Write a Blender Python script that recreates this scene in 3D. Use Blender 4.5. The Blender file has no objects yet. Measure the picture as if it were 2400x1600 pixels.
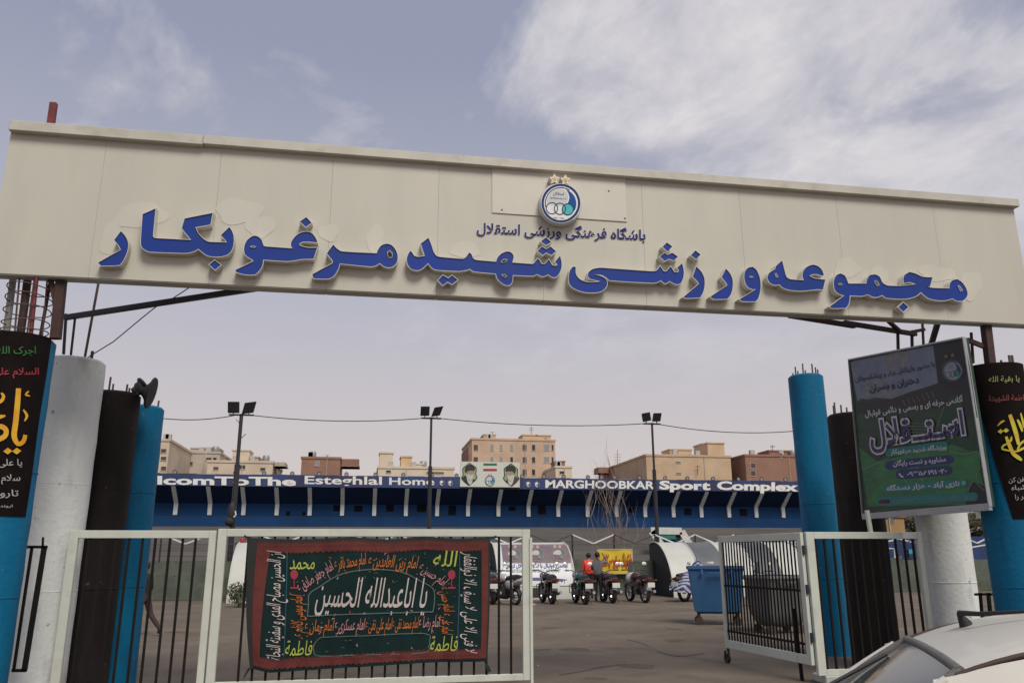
import bpy, bmesh, math, random
from math import sin, cos, pi, radians, sqrt, atan2
from mathutils import Vector as V, Matrix
from mathutils.geometry import tessellate_polygon
random.seed(7)
S = bpy.context.scene
COL = S.collection
# ------------------------------------------------------------------ camera
FPX = 1900.0                                  # focal length in pixels of the 2400 px wide photograph
CAMZ = 1.6
TH = radians(9.8)                             # the gate line runs along world X; the camera looks a little to its right
_z = V(((1175 - 1200) / FPX, (800 + 6400) / FPX, -1)).normalized()
_x = V((1, 0, 0)); _x = (_x - _z * _x.dot(_z)).normalized()
_y = _z.cross(_x)
_R = Matrix.Rotation(-TH, 3, 'Z') @ Matrix((_x, _y, _z))          # camera -> world
C0 = V((0, 0, CAMZ))
cam = bpy.data.objects.new('camera', bpy.data.cameras.new('camera'))
COL.objects.link(cam)
cam.matrix_world = Matrix.Translation(C0) @ _R.to_4x4()
cam.data.sensor_width = 36; cam.data.lens = 36 * FPX / 2400
cam.data.clip_start = 0.05; cam.data.clip_end = 3000
S.camera = cam
S.view_settings.view_transform = 'Standard'; S.view_settings.look = 'None'
S.view_settings.exposure = 0.0; S.view_settings.gamma = 1
# ------------------------------------------------------------------ sky and sun
SUN_EL, SUN_AZ = radians(50), radians(166)    # azimuth clockwise from +Y: behind the camera, to its right
W = bpy.data.worlds.new('World'); S.world = W; W.use_nodes = True
nt = W.node_tree; nt.nodes.clear()
def nn(t, **k):
    n = nt.nodes.new(t)
    for a, b in k.items(): setattr(n, a, b)
    return n
def lk(a, b): nt.links.new(a, b)
def mth(op, a, b=None, clamp=False):
    n = nn('ShaderNodeMath', operation=op, use_clamp=clamp)
    for i, q in enumerate((a, b)):
        if q is None: continue
        if isinstance(q, (int, float)): n.inputs[i].default_value = q
        else: lk(q, n.inputs[i])
    return n.outputs[0]
def ramp(fac, stops):
    n = nn('ShaderNodeValToRGB'); e = n.color_ramp.elements
    while len(e) < len(stops): e.new(0.5)
    for q, (p, c) in zip(e, stops): q.position = p; q.color = (*c, 1)
    lk(fac, n.inputs[0]); return n.outputs[0]
def mixc(f, a, b):
    n = nn('ShaderNodeMix', data_type='RGBA')
    for i, q in ((0, f), (6, a), (7, b)):
        if isinstance(q, (int, float)): n.inputs[i].default_value = q
        elif isinstance(q, tuple): n.inputs[i].default_value = (*q, 1)
        else: lk(q, n.inputs[i])
    return n.outputs[2]
tc = nn('ShaderNodeTexCoord'); sep = nn('ShaderNodeSeparateXYZ'); lk(tc.outputs['Generated'], sep.inputs[0])
zc = mth('MAXIMUM', sep.outputs[2], 0.0)
sky = nn('ShaderNodeTexSky', sky_type='NISHITA', sun_disc=False)
sky.sun_elevation = SUN_EL; sky.sun_rotation = SUN_AZ; sky.dust_density = 3.0; sky.air_density = 1.2
nsc = nn('ShaderNodeVectorMath', operation='SCALE'); lk(sky.outputs[0], nsc.inputs[0]); nsc.inputs[3].default_value = 0.085
veil = ramp(zc, [(0.0, (0.73, 0.62, 0.58)), (0.12, (0.67, 0.60, 0.595)), (0.30, (0.52, 0.51, 0.585)), (0.55, (0.33, 0.355, 0.475)), (1.0, (0.31, 0.335, 0.45))])
base = mixc(0.86, nsc.outputs[0], veil)
# cloud deck: noise on the plane overhead, so that it shrinks towards the horizon
den = mth('ADD', zc, 0.16)
cx = mth('DIVIDE', sep.outputs[0], den); cy = mth('DIVIDE', sep.outputs[1], den)
cmb = nn('ShaderNodeCombineXYZ'); lk(cx, cmb.inputs[0]); lk(cy, cmb.inputs[1])
def noise(scale, detail, rough, off, dist=0.0, stretch=(1, 1, 1), rot=0.0):
    mp = nn('ShaderNodeMapping'); mp.inputs[1].default_value = off; mp.inputs[3].default_value = stretch; mp.inputs[2].default_value = (0, 0, rot)
    lk(cmb.outputs[0], mp.inputs[0])
    n = nn('ShaderNodeTexNoise'); n.inputs['Scale'].default_value = scale; n.inputs['Detail'].default_value = detail
    n.inputs['Roughness'].default_value = rough; n.inputs['Distortion'].default_value = dist
    lk(mp.outputs[0], n.inputs[0]); return n.outputs[0]
n1 = noise(2.5, 9, 0.58, (3.1, 1.7, 0), 0.30, (1.0, 0.80, 1), radians(40))
n2 = noise(0.9, 3, 0.5, (0.4, 5.2, 0))
bias = mth('MULTIPLY', mth('SUBTRACT', cx, 0.14), 0.24)                       # thicker cloud towards the right
dens = mth('ADD', mth('ADD', mth('SUBTRACT', mth('MULTIPLY', n1, 1.25), 0.20), mth('MULTIPLY', n2, 0.18)), bias)
n4 = noise(1.5, 4, 0.5, (9.3, 4.4, 0), 0.2)
dens = mth('SUBTRACT', dens, mth('MULTIPLY', mth('MAXIMUM', mth('SUBTRACT', n4, 0.5), 0.0), 0.9))
mask = ramp(dens, [(0.47, (0, 0, 0)), (0.55, (0.30, 0.30, 0.30)), (0.63, (0.75, 0.75, 0.75)), (0.74, (1, 1, 1))])
mk = nn('ShaderNodeSeparateColor'); lk(mask, mk.inputs[0])
hz = mth('MULTIPLY', mk.outputs[0], mth('MULTIPLY', mth('SUBTRACT', zc, 0.17), 3.4, True), True)
n3 = noise(4.5, 8, 0.62, (7.7, 2.2, 0), 0.3, (1.0, 0.7, 1), radians(40))
ccol = ramp(n3, [(0.36, (0.52, 0.515, 0.575)), (0.62, (0.79, 0.755, 0.76))])
cl = mixc(mth('MULTIPLY', hz, 0.88), base, ccol)
bg = nn('ShaderNodeBackground'); lk(cl, bg.inputs[0]); bg.inputs[1].default_value = 1.0
out = nn('ShaderNodeOutputWorld'); lk(bg.outputs[0], out.inputs[0])
sun = bpy.data.objects.new('sun', bpy.data.lights.new('sun', 'SUN')); COL.objects.link(sun)
sun.data.energy = 2.7; sun.data.angle = radians(24); sun.data.color = (1.0, 0.93, 0.82)
_d = V((sin(SUN_AZ) * cos(SUN_EL), cos(SUN_AZ) * cos(SUN_EL), sin(SUN_EL)))
sun.rotation_euler = _d.to_track_quat('Z', 'Y').to_euler()
# ------------------------------------------------------------------ picture -> surface helpers
def ray(u, v): return (_R @ V(((u - 1200) / FPX, (800 - v) / FPX, -1))).normalized()
def onY(u, v, y): r = ray(u, v); return C0 + r * (y / r.y)
def onZ(u, v, z=0.0): r = ray(u, v); return C0 + r * ((z - CAMZ) / r.z)
class Plane:                                           # vertical plane y = Y, optional ripple, d lifts towards the viewer
    def __init__(s, Y, f=None): s.Y = Y; s.f = f
    def __call__(s, u, v, d=0.0):
        p = onY(u, v, s.Y)
        return V((p.x, p.y - d - (s.f(p.x, p.z) if s.f else 0), p.z))
class Face:                                            # any plane: point and normal towards the viewer
    def __init__(s, p, n): s.p = V(p); s.n = V(n).normalized()
    def __call__(s, u, v, d=0.0):
        r = ray(u, v); return C0 + r * ((s.p - C0).dot(s.n) / r.dot(s.n)) + s.n * d
class Drum:                                            # upright cylinder
    def __init__(s, cx, cy, r): s.c = V((cx, cy)); s.r = r
    def __call__(s, u, v, d=0.0):
        r = ray(u, v); R = s.r + d; a = r.x * r.x + r.y * r.y; b = -2 * (r.x * s.c.x + r.y * s.c.y); c = s.c.dot(s.c) - R * R
        q = b * b - 4 * a * c
        t = (-b - sqrt(q)) / (2 * a) if q > 0 else -b / (2 * a)
        return C0 + r * t
class Barrel:                                          # cylinder lying along X: centre line (y, z), radius
    def __init__(s, y, z, r): s.y = y; s.z = z; s.r = r
    def __call__(s, u, v, d=0.0):
        r = ray(u, v); R = s.r + d; oz = CAMZ - s.z
        a = r.y * r.y + r.z * r.z; b = 2 * (-s.y * r.y + oz * r.z); c = s.y ** 2 + oz * oz - R * R; q = b * b - 4 * a * c
        t = (-b - sqrt(max(q, 0))) / (2 * a); return C0 + r * t
# ------------------------------------------------------------------ materials
MATS = {}
def mat(name, col, rough=0.6, metal=0.0, var=0.12, scale=3.0, bump=0.0, bscale=40.0, col2=None, coat=0.0, stretch=None, spec=None, stain=None, speck=None):
    if name in MATS: return MATS[name]
    m = bpy.data.materials.new(name); m.use_nodes = True; t = m.node_tree; b = t.nodes['Principled BSDF']
    b.inputs['Roughness'].default_value = rough; b.inputs['Metallic'].default_value = metal
    if coat: b.inputs['Coat Weight'].default_value = coat; b.inputs['Coat Roughness'].default_value = 0.08
    if spec is not None: b.inputs['Specular IOR Level'].default_value = spec
    c = t.nodes.new('ShaderNodeTexCoord'); src = c.outputs['Object']
    if stretch:
        mp = t.nodes.new('ShaderNodeMapping'); mp.inputs[3].default_value = stretch; t.links.new(src, mp.inputs[0]); src = mp.outputs[0]
    n = t.nodes.new('ShaderNodeTexNoise'); n.inputs['Scale'].default_value = scale; n.inputs['Detail'].default_value = 6; n.inputs['Roughness'].default_value = 0.62
    t.links.new(src, n.inputs[0])
    r = t.nodes.new('ShaderNodeValToRGB'); e = r.color_ramp.elements; e[0].position = 0.32; e[1].position = 0.68
    k2 = col2 or tuple(x * (1 - var) for x in col)
    e[0].color = (*k2, 1); e[1].color = (*[min(1, x * (1 + (var * 0.5 if not col2 else 0))) for x in col], 1)
    t.links.new(n.outputs[0], r.inputs[0]); cout = r.outputs[0]
    if stain:                                          # (colour, amount): worn or dirty patches with a shape of their own
        n3 = t.nodes.new('ShaderNodeTexNoise'); n3.inputs['Scale'].default_value = scale * 2.3; n3.inputs['Detail'].default_value = 8; t.links.new(src, n3.inputs[0])
        r3 = t.nodes.new('ShaderNodeValToRGB'); r3.color_ramp.elements[0].position = 0.56; r3.color_ramp.elements[1].position = 0.72
        r3.color_ramp.elements[1].color = (stain[1],) * 3 + (1,); t.links.new(n3.outputs[0], r3.inputs[0])
        mx = t.nodes.new('ShaderNodeMix'); mx.data_type = 'RGBA'; t.links.new(r3.outputs[0], mx.inputs[0]); t.links.new(cout, mx.inputs[6]); mx.inputs[7].default_value = (*stain[0], 1)
        cout = mx.outputs[2]
    if speck:                                          # (colour, amount, scale): chips and splashes
        n4 = t.nodes.new('ShaderNodeTexNoise'); n4.inputs['Scale'].default_value = speck[2]; n4.inputs['Detail'].default_value = 3; t.links.new(c.outputs['Object'], n4.inputs[0])
        r4 = t.nodes.new('ShaderNodeValToRGB'); r4.color_ramp.elements[0].position = 0.70; r4.color_ramp.elements[1].position = 0.74
        r4.color_ramp.elements[1].color = (speck[1],) * 3 + (1,); t.links.new(n4.outputs[0], r4.inputs[0])
        mx = t.nodes.new('ShaderNodeMix'); mx.data_type = 'RGBA'; t.links.new(r4.outputs[0], mx.inputs[0]); t.links.new(cout, mx.inputs[6]); mx.inputs[7].default_value = (*speck[0], 1)
        cout = mx.outputs[2]
    t.links.new(cout, b.inputs['Base Color'])
    if bump:
        n2 = t.nodes.new('ShaderNodeTexNoise'); n2.inputs['Scale'].default_value = bscale; n2.inputs['Detail'].default_value = 4; t.links.new(c.outputs['Object'], n2.inputs[0])
        bp = t.nodes.new('ShaderNodeBump'); bp.inputs['Strength'].default_value = bump; bp.inputs['Distance'].default_value = 0.02
        t.links.new(n2.outputs[0], bp.inputs['Height']); t.links.new(bp.outputs[0], b.inputs['Normal'])
    MATS[name] = m; return m
def brick(name, c1, c2, mortar, scale=4.0):
    if name in MATS: return MATS[name]
    m = bpy.data.materials.new(name); m.use_nodes = True; t = m.node_tree; b = t.nodes['Principled BSDF']; b.inputs['Roughness'].default_value = 0.9
    c = t.nodes.new('ShaderNodeTexCoord'); sp = t.nodes.new('ShaderNodeSeparateXYZ'); t.links.new(c.outputs['Object'], sp.inputs[0])
    ad = t.nodes.new('ShaderNodeMath'); ad.operation = 'ADD'; t.links.new(sp.outputs[0], ad.inputs[0]); t.links.new(sp.outputs[1], ad.inputs[1])
    cb = t.nodes.new('ShaderNodeCombineXYZ'); t.links.new(ad.outputs[0], cb.inputs[0]); t.links.new(sp.outputs[2], cb.inputs[1])
    k = t.nodes.new('ShaderNodeTexBrick'); k.inputs['Scale'].default_value = scale
    for i, q in ((1, c1), (2, c2), (3, mortar)): k.inputs[i].default_value = (*q, 1)
    t.links.new(cb.outputs[0], k.inputs[0])
    n = t.nodes.new('ShaderNodeTexNoise'); n.inputs['Scale'].default_value = 0.35; n.inputs['Detail'].default_value = 8; t.links.new(c.outputs['Object'], n.inputs[0])
    r = t.nodes.new('ShaderNodeValToRGB'); r.color_ramp.elements[0].position = 0.35; r.color_ramp.elements[0].color = (0.82, 0.81, 0.80, 1); r.color_ramp.elements[1].position = 0.65
    t.links.new(n.outputs[0], r.inputs[0])
    mx = t.nodes.new('ShaderNodeMix'); mx.data_type = 'RGBA'; mx.blend_type = 'MULTIPLY'; mx.inputs[0].default_value = 1
    t.links.new(k.outputs[0], mx.inputs[6]); t.links.new(r.outputs[0], mx.inputs[7]); t.links.new(mx.outputs[2], b.inputs['Base Color'])
    MATS[name] = m; return m
# ------------------------------------------------------------------ mesh builder
class MB:
    def __init__(s): s.v = []; s.f = []; s.m = []
    def add(s, vs, fs, m=0):
        o = len(s.v); s.v += [V(p) for p in vs]
        for f in fs: s.f.append([i + o for i in f]); s.m.append(m)
    def box(s, a, b, m=0):
        x0, y0, z0 = [min(p, q) for p, q in zip(a, b)]; x1, y1, z1 = [max(p, q) for p, q in zip(a, b)]
        s.add([(x0, y0, z0), (x1, y0, z0), (x1, y1, z0), (x0, y1, z0), (x0, y0, z1), (x1, y0, z1), (x1, y1, z1), (x0, y1, z1)],
              [(3, 2, 1, 0), (4, 5, 6, 7), (0, 1, 5, 4), (1, 2, 6, 5), (2, 3, 7, 6), (3, 0, 4, 7)], m)
    def beam(s, p, q, w, h, m=0, up=(0, 0, 1)):
        p = V(p); q = V(q); d = (q - p).normalized(); u = V(up)
        if abs(d.dot(u)) > 0.95: u = V((0, 1, 0))
        a = d.cross(u).normalized() * w / 2; b = a.cross(d).normalized() * h / 2
        s.add([p - a - b, p + a - b, p + a + b, p - a + b, q - a - b, q + a - b, q + a + b, q - a + b],
              [(0, 1, 2, 3), (7, 6, 5, 4), (0, 4, 5, 1), (1, 5, 6, 2), (2, 6, 7, 3), (3, 7, 4, 0)], m)
    def tube(s, pts, r, seg=8, m=0, caps=True):
        pts = [V(p) for p in pts]; rr = r if isinstance(r, (list, tuple)) else [r] * len(pts); o = len(s.v); n = len(pts); a = None
        for i, p in enumerate(pts):
            d = (pts[min(i + 1, n - 1)] - pts[max(i - 1, 0)]).normalized()
            if a is None: a = d.orthogonal().normalized()
            else:
                a = a - d * a.dot(d); a = a.normalized() if a.length > 1e-6 else d.orthogonal().normalized()
            b = d.cross(a)
            for k in range(seg): t = 2 * pi * k / seg; s.v.append(p + (a * cos(t) + b * sin(t)) * rr[i])
        for i in range(n - 1):
            for k in range(seg):
                k2 = (k + 1) % seg; s.f.append([o + i * seg + k, o + i * seg + k2, o + (i + 1) * seg + k2, o + (i + 1) * seg + k]); s.m.append(m)
        if caps: s.f.append([o + k for k in reversed(range(seg))]); s.m.append(m); s.f.append([o + (n - 1) * seg + k for k in range(seg)]); s.m.append(m)
    def lathe(s, prof, c=(0, 0, 0), seg=24, m=0, axis='z', caps=True):
        o = len(s.v); c = V(c)
        for r, h in prof:
            for k in range(seg):
                t = 2 * pi * k / seg; a, b = r * cos(t), r * sin(t)
                s.v.append(c + (V((a, b, h)) if axis == 'z' else V((h, a, b)) if axis == 'x' else V((b, h, a))))
        n = len(prof)
        for i in range(n - 1):
            for k in range(seg):
                k2 = (k + 1) % seg; s.f.append([o + i * seg + k, o + i * seg + k2, o + (i + 1) * seg + k2, o + (i + 1) * seg + k]); s.m.append(m)
        if caps:
            s.f.append([o + k for k in reversed(range(seg))]); s.m.append(m); s.f.append([o + (n - 1) * seg + k for k in range(seg)]); s.m.append(m)
    def grid(s, f, nu, nv, m=0):
        vs = [f(i / nu, j / nv) for j in range(nv + 1) for i in range(nu + 1)]; k = nu + 1
        s.add(vs, [(j * k + i, j * k + i + 1, (j + 1) * k + i + 1, (j + 1) * k + i) for j in range(nv) for i in range(nu)], m)
    def ball(s, c, r, m=0, seg=10, rings=6):
        c = V(c); r = r if isinstance(r, (tuple, list)) else (r, r, r)
        s.grid(lambda a, b: c + V((r[0] * sin(pi * b) * cos(2 * pi * a), r[1] * sin(pi * b) * sin(2 * pi * a), -r[2] * cos(pi * b))), seg, rings, m)
    def poly(s, loops, fn, m=0):                        # filled outline(s) in 2D, placed by fn(x, y)
        tr = tessellate_polygon([[V((x, y, 0)) for x, y in l] for l in loops]); flat = [p for l in loops for p in l]
        s.add([fn(x, y) for x, y in flat], [tuple(t) for t in tr], m)
    def prism(s, loop, fn, d0, d1, m=0):                # fn(x, y, d)
        n = len(loop)
        for d, fl in ((d0, 1), (d1, 0)):
            tr = tessellate_polygon([[V((x, y, 0)) for x, y in loop]]); s.add([fn(x, y, d) for x, y in loop], [tuple(reversed(t)) if fl else tuple(t) for t in tr], m)
        s.add([fn(x, y, d0) for x, y in loop] + [fn(x, y, d1) for x, y in loop], [(i, (i + 1) % n, n + (i + 1) % n, n + i) for i in range(n)], m)
    def build(s, name, mats, parent=None, smooth=None, bevel=0.0, bseg=1, merge=False, fixn=True):
        me = bpy.data.meshes.new(name); loc, rz = ORG.get(parent, (V((0, 0, 0)), 0.0)) if parent else (V((0, 0, 0)), 0.0)
        M = Matrix.Rotation(-rz, 3, 'Z'); me.from_pydata([M @ (p - loc) for p in s.v], [], s.f)
        for q in (mats if isinstance(mats, (list, tuple)) else [mats]): me.materials.append(q)
        me.polygons.foreach_set('material_index', s.m)
        if bevel or merge or fixn:
            b = bmesh.new(); b.from_mesh(me)
            if merge or bevel: bmesh.ops.remove_doubles(b, verts=b.verts, dist=1e-5)
            if fixn: bmesh.ops.recalc_face_normals(b, faces=b.faces)
            if bevel:
                ed = [e for e in b.edges if len(e.link_faces) == 2 and e.calc_face_angle(0) > 0.6]
                bmesh.ops.bevel(b, geom=ed, offset=bevel, segments=bseg, affect='EDGES', profile=0.6, clamp_overlap=True)
            b.to_mesh(me); b.free()
        if smooth:
            me.polygons.foreach_set('use_smooth', [True] * len(me.polygons)); me.set_sharp_from_angle(angle=radians(smooth))
        o = bpy.data.objects.new(name, me); COL.objects.link(o)
        if parent: o.parent = parent; ORG[o] = (loc, rz)
        return o
ORG = {}
def thing(name, label, cat, loc, group=None, rz=0.0):
    o = bpy.data.objects.new(name, None); o.empty_display_size = 0.2; COL.objects.link(o); o.location = loc; o.rotation_euler = (0, 0, rz)
    o['label'] = label; o['category'] = cat
    if group: o['group'] = group
    ORG[o] = (V(loc), rz); return o
def tag(o, label, cat, group=None):
    o['label'] = label; o['category'] = cat
    if group: o['group'] = group
    return o
def structure(o, kind='structure'): o['kind'] = kind; return o
def place(o, pts_rz_fn, loc, rz):                      # mesh built about its own origin
    o.location = loc; o.rotation_euler = (0, 0, rz); return o
def copy_part(src, parent, loc):
    c = src.copy(); COL.objects.link(c); c.parent = parent; c.location = loc; return c
# ------------------------------------------------------------------ Persian shaping: letters to their joined forms, right to left
_F = {}
for ch, base, k in (('ء', 0xFE80, 1), ('آ', 0xFE81, 2), ('أ', 0xFE83, 2), ('ئ', 0xFE89, 4), ('ا', 0xFE8D, 2), ('ب', 0xFE8F, 4), ('ة', 0xFE93, 2), ('ت', 0xFE95, 4), ('ث', 0xFE99, 4), ('ج', 0xFE9D, 4),
                    ('ح', 0xFEA1, 4), ('خ', 0xFEA5, 4), ('د', 0xFEA9, 2), ('ذ', 0xFEAB, 2), ('ر', 0xFEAD, 2), ('ز', 0xFEAF, 2), ('س', 0xFEB1, 4), ('ش', 0xFEB5, 4), ('ص', 0xFEB9, 4), ('ض', 0xFEBD, 4),
                    ('ط', 0xFEC1, 4), ('ع', 0xFEC9, 4), ('غ', 0xFECD, 4), ('ف', 0xFED1, 4), ('ق', 0xFED5, 4), ('ک', 0xFB8E, 4), ('ل', 0xFEDD, 4), ('م', 0xFEE1, 4), ('ن', 0xFEE5, 4), ('ه', 0xFEE9, 4),
                    ('و', 0xFEED, 2), ('ی', 0xFBFC, 4), ('پ', 0xFB56, 4), ('گ', 0xFB92, 4), ('ژ', 0xFB8A, 2), ('چ', 0xFB7A, 4)): _F[ch] = (base, k)
_F['ـ'] = (0x640, 4)
def fa(s):
    o = []; i = 0; prev = False
    while i < len(s):
        c = s[i]
        if c not in _F: o.append(c); prev = False; i += 1; continue
        if c == 'ل' and i + 1 < len(s) and s[i + 1] == 'ا': o.append(chr(0xFEFC if prev else 0xFEFB)); prev = False; i += 2; continue
        b, k = _F[c]; nx = i + 1 < len(s) and s[i + 1] in _F and s[i + 1] != 'ء'
        if k == 4: f = (3 if prev and nx else 1 if prev else 2 if nx else 0); prev = True
        else: f = 1 if prev and k == 2 else 0; prev = False
        o.append('ـ' if c == 'ـ' else chr(b + f)); i += 1
    return ''.join(reversed(o))
_T = {}
def glyphs(s, off=0.0):
    if (s, off) in _T: return _T[s, off]
    c = bpy.data.curves.new('t', 'FONT'); c.body = s; c.resolution_u = 3; c.offset = off
    o = bpy.data.objects.new('t', c); me = o.to_mesh()
    vs = [(p.co.x, p.co.y) for p in me.vertices]; fs = [tuple(p.vertices) for p in me.polygons]
    o.to_mesh_clear(); bpy.data.objects.remove(o); bpy.data.curves.remove(c)
    x0 = min(p[0] for p in vs); x1 = max(p[0] for p in vs)
    _T[s, off] = ([(x - x0, y) for x, y in vs], fs, x1 - x0); return _T[s, off]
def ptext(mb, surf, s, A, B, h=None, bold=0.0, d=0.004, m=0, shear=0.0, w0=None):
    """write s on a surface: baseline from A to B (points of the picture that lie on it), h = height of a capital there"""
    if any('\u0600' <= ch <= '\u06ff' and ch in _F for ch in s): s = fa(s)
    vs, fs, w = glyphs(s, bold); vs = [(x + ((w0 - w) / 2 if w0 else 0), y) for x, y in vs]; w = w0 or w; A = V(A); B = V(B); e = (B - A); k = e.length / w; e = e / e.length; up = V((e.y, -e.x)); ky = h / 0.714 if h else k
    pts = []
    for x, y in vs:
        q = A + e * (x * k + shear * y * ky) + up * (y * ky); pts.append(surf(q.x, q.y, d))
    mb.add(pts, fs, m)
def ppoly(mb, surf, loops, d=0.003, m=0):
    if not isinstance(loops[0][0], (tuple, list)): loops = [loops]
    mb.poly(loops, lambda x, y: surf(x, y, d), m)
def pstroke(mb, surf, pts, w, d=0.004, m=0, n=3):      # pen stroke: pts (x, y[, width factor])
    P = [V((p[0], p[1])) for p in pts]; ws = [p[2] if len(p) > 2 else 1.0 for p in pts]; Q = []; R = []
    for i in range(len(P) - 1):
        p0 = P[max(i - 1, 0)]; p1 = P[i]; p2 = P[i + 1]; p3 = P[min(i + 2, len(P) - 1)]
        for k in range(n):
            t = k / n; Q.append(0.5 * (2 * p1 + (p2 - p0) * t + (2 * p0 - 5 * p1 + 4 * p2 - p3) * t * t + (3 * p1 - p0 - 3 * p2 + p3) * t ** 3)); R.append(ws[i] * (1 - t) + ws[i + 1] * t)
    Q.append(P[-1]); R.append(ws[-1]); L = []; Rr = []
    for i, q in enumerate(Q):
        t = Q[min(i + 1, len(Q) - 1)] - Q[max(i - 1, 0)]
        if t.length < 1e-6: t = V((1, 0))
        t.normalize(); nrm = V((-t.y, t.x)) * (w * R[i] / 2); L.append(q + nrm); Rr.append(q - nrm)
    k = len(Q); mb.add([surf(p.x, p.y, d) for p in L + Rr], [(i, i + 1, k + i + 1, k + i) for i in range(k - 1)], m)
def pdot(mb, surf, c, r, d=0.004, m=0, n=4, rot=0.0):
    mb.add([surf(c[0] + r * cos(rot + 2 * pi * i / n), c[1] + r * sin(rot + 2 * pi * i / n), d) for i in range(n)], [tuple(range(n))], m)
def smooth_loop(P, lim=44, n=3):                       # round the soft corners of a traced outline, keep the sharp ones
    P = [V(p) for p in P]; k = len(P); sharp = []
    for i in range(k):
        a = P[i] - P[i - 1]; b = P[(i + 1) % k] - P[i]; sharp.append(a.length > 0 and b.length > 0 and a.angle(b) > radians(lim))
    o = []
    for i in range(k):
        p1 = P[i]; p2 = P[(i + 1) % k]; p0 = P[i - 1] if not sharp[i] else p1; p3 = P[(i + 2) % k] if not sharp[(i + 1) % k] else p2
        L = (p2 - p1).length; sc = lambda a, b: (b - a) * min(1, L / max((b - a).length, 1e-6))
        m1 = (sc(p0, p1) + (p2 - p1)) / 2; m2 = ((p2 - p1) + sc(p2, p3)) / 2
        for j in range(n):
            t = j / n; o.append(p1 * (2 * t ** 3 - 3 * t * t + 1) + m1 * (t ** 3 - 2 * t * t + t) + p2 * (3 * t * t - 2 * t ** 3) + m2 * (t ** 3 - t * t))
    return [(p.x, p.y) for p in o]
def grow(P, w):                                        # offset an outline outward by w
    k = len(P); ar = sum(P[i][0] * P[(i + 1) % k][1] - P[(i + 1) % k][0] * P[i][1] for i in range(k)); sg = 1 if ar > 0 else -1; o = []
    for i in range(k):
        a = V(P[i]) - V(P[i - 1]); b = V(P[(i + 1) % k]) - V(P[i])
        na = V((a.y, -a.x)).normalized() if a.length else V((0, 0)); nb = V((b.y, -b.x)).normalized() if b.length else na
        q = na + nb
        if q.length < 1e-4: q = na
        q.normalize(); c = max(q.dot(na), 0.45); o.append((P[i][0] + sg * q.x * w / c, P[i][1] + sg * q.y * w / c))
    return o
# ------------------------------------------------------------------ colours
M_alu = mat('cream_cladding', (0.500, 0.486, 0.418), 0.5, var=0.05, scale=1.6, stretch=(1, 1, .22), bump=.05, bscale=1.3, stain=((0.43, 0.412, 0.35), 0.28), speck=((.22, .20, .17), .5, 34))
M_alud = mat('cladding_gap', (0.40, 0.38, 0.32), 0.8)
M_trim = mat('cream_trim', (0.48, 0.465, 0.40), 0.5, var=0.12, scale=2.2, stain=((0.36, 0.33, 0.27), 0.55))
M_ghost = mat('faded_cladding', (0.535, 0.521, 0.452), 0.5, var=0.05, scale=1.6, stretch=(1, 1, .22), stain=((0.45, 0.435, 0.37), 0.25))
M_plate = mat('white_plate', (0.57, 0.545, 0.48), 0.5, var=0.05)
M_lblue = mat('letter_blue', (0.012, 0.042, 0.29), 0.40, spec=.25, var=0.28, scale=1.6, col2=(0.014, 0.042, 0.22))
M_lwhite = mat('letter_white', (0.60, 0.575, 0.50), 0.5, var=0.12, scale=5)
M_navy = mat('navy_print', (0.022, 0.020, 0.135), 0.6, spec=.2, var=0.2, scale=6)
M_white = mat('white_print', (0.72, 0.72, 0.70), 0.55, var=0.06)
M_wpaint = mat('white_gate_paint', (0.545, 0.575, 0.51), 0.42, var=0.1, scale=2.2, stain=((0.36, 0.35, 0.31), 0.35))
M_wpil = mat('white_pillar_paint', (0.70, 0.73, 0.71), 0.6, var=0.14, scale=2.0, stretch=(1, 1, .3), bump=0.35, bscale=18, stain=((0.38, 0.38, 0.36), 0.6), speck=((.16, .16, .15), .7, 11))
M_bpil = mat('blue_pillar_paint', (0.0, 0.135, 0.275), 0.6, var=0.22, scale=2.0, stretch=(1, 1, .3), bump=0.3, bscale=18, spec=.25, stain=((0.004, 0.07, 0.15), 0.65), speck=((.16, .18, .19), .6, 11))
M_kpil = mat('brown_black_pillar_paint', (0.017, 0.0125, 0.0125), 0.7, spec=.2, var=0.35, scale=2.0, stretch=(1, 1, .3), stain=((0.03, 0.026, 0.025), .5), speck=((.10, .09, .085), .6, 11), bump=0.3, bscale=60)
M_conc = mat('concrete', (0.30, 0.285, 0.26), 0.9, var=0.25, scale=4, bump=0.4, bscale=90)
M_rust = mat('rusty_steel', (0.055, 0.022, 0.020), 0.75, var=0.4, scale=14, bump=0.3, bscale=120)
M_dred = mat('red_oxide_steel', (0.15, 0.018, 0.022), 0.6, var=0.35, scale=9)
M_rebar = mat('rebar', (0.13, 0.085, 0.065), 0.8, var=0.4, scale=20, bump=0.6, bscale=200)
M_dsteel = mat('dark_steel', (0.022, 0.021, 0.026), 0.5, var=0.3, scale=8)
M_bar = mat('black_gate_bar', (0.013, 0.011, 0.010), 0.7, spec=.15, var=0.3, scale=8)
M_grey = mat('galvanised', (0.30, 0.31, 0.31), 0.45, metal=0.4, var=0.15, scale=6)
M_black = mat('black_rubber', (0.018, 0.018, 0.019), 0.7, var=0.2)
M_asph = mat('asphalt', (0.185, 0.150, 0.117), 0.95, spec=.2, col2=(0.120, 0.099, 0.080), scale=0.55, bump=0.6, bscale=55, stain=((0.09, 0.076, 0.064), 0.6), speck=((.06, .052, .045), .7, 5))
M_gold = mat('star_gold', (0.62, 0.42, 0.05), 0.45)
M_teal = mat('emblem_teal', (0.035, 0.40, 0.42), 0.4)
M_eblue = mat('emblem_blue', (0.006, 0.075, 0.28), 0.6, spec=.2)
M_enavy = mat('emblem_navy', (0.008, 0.035, 0.14), 0.6, spec=.2)
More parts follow.
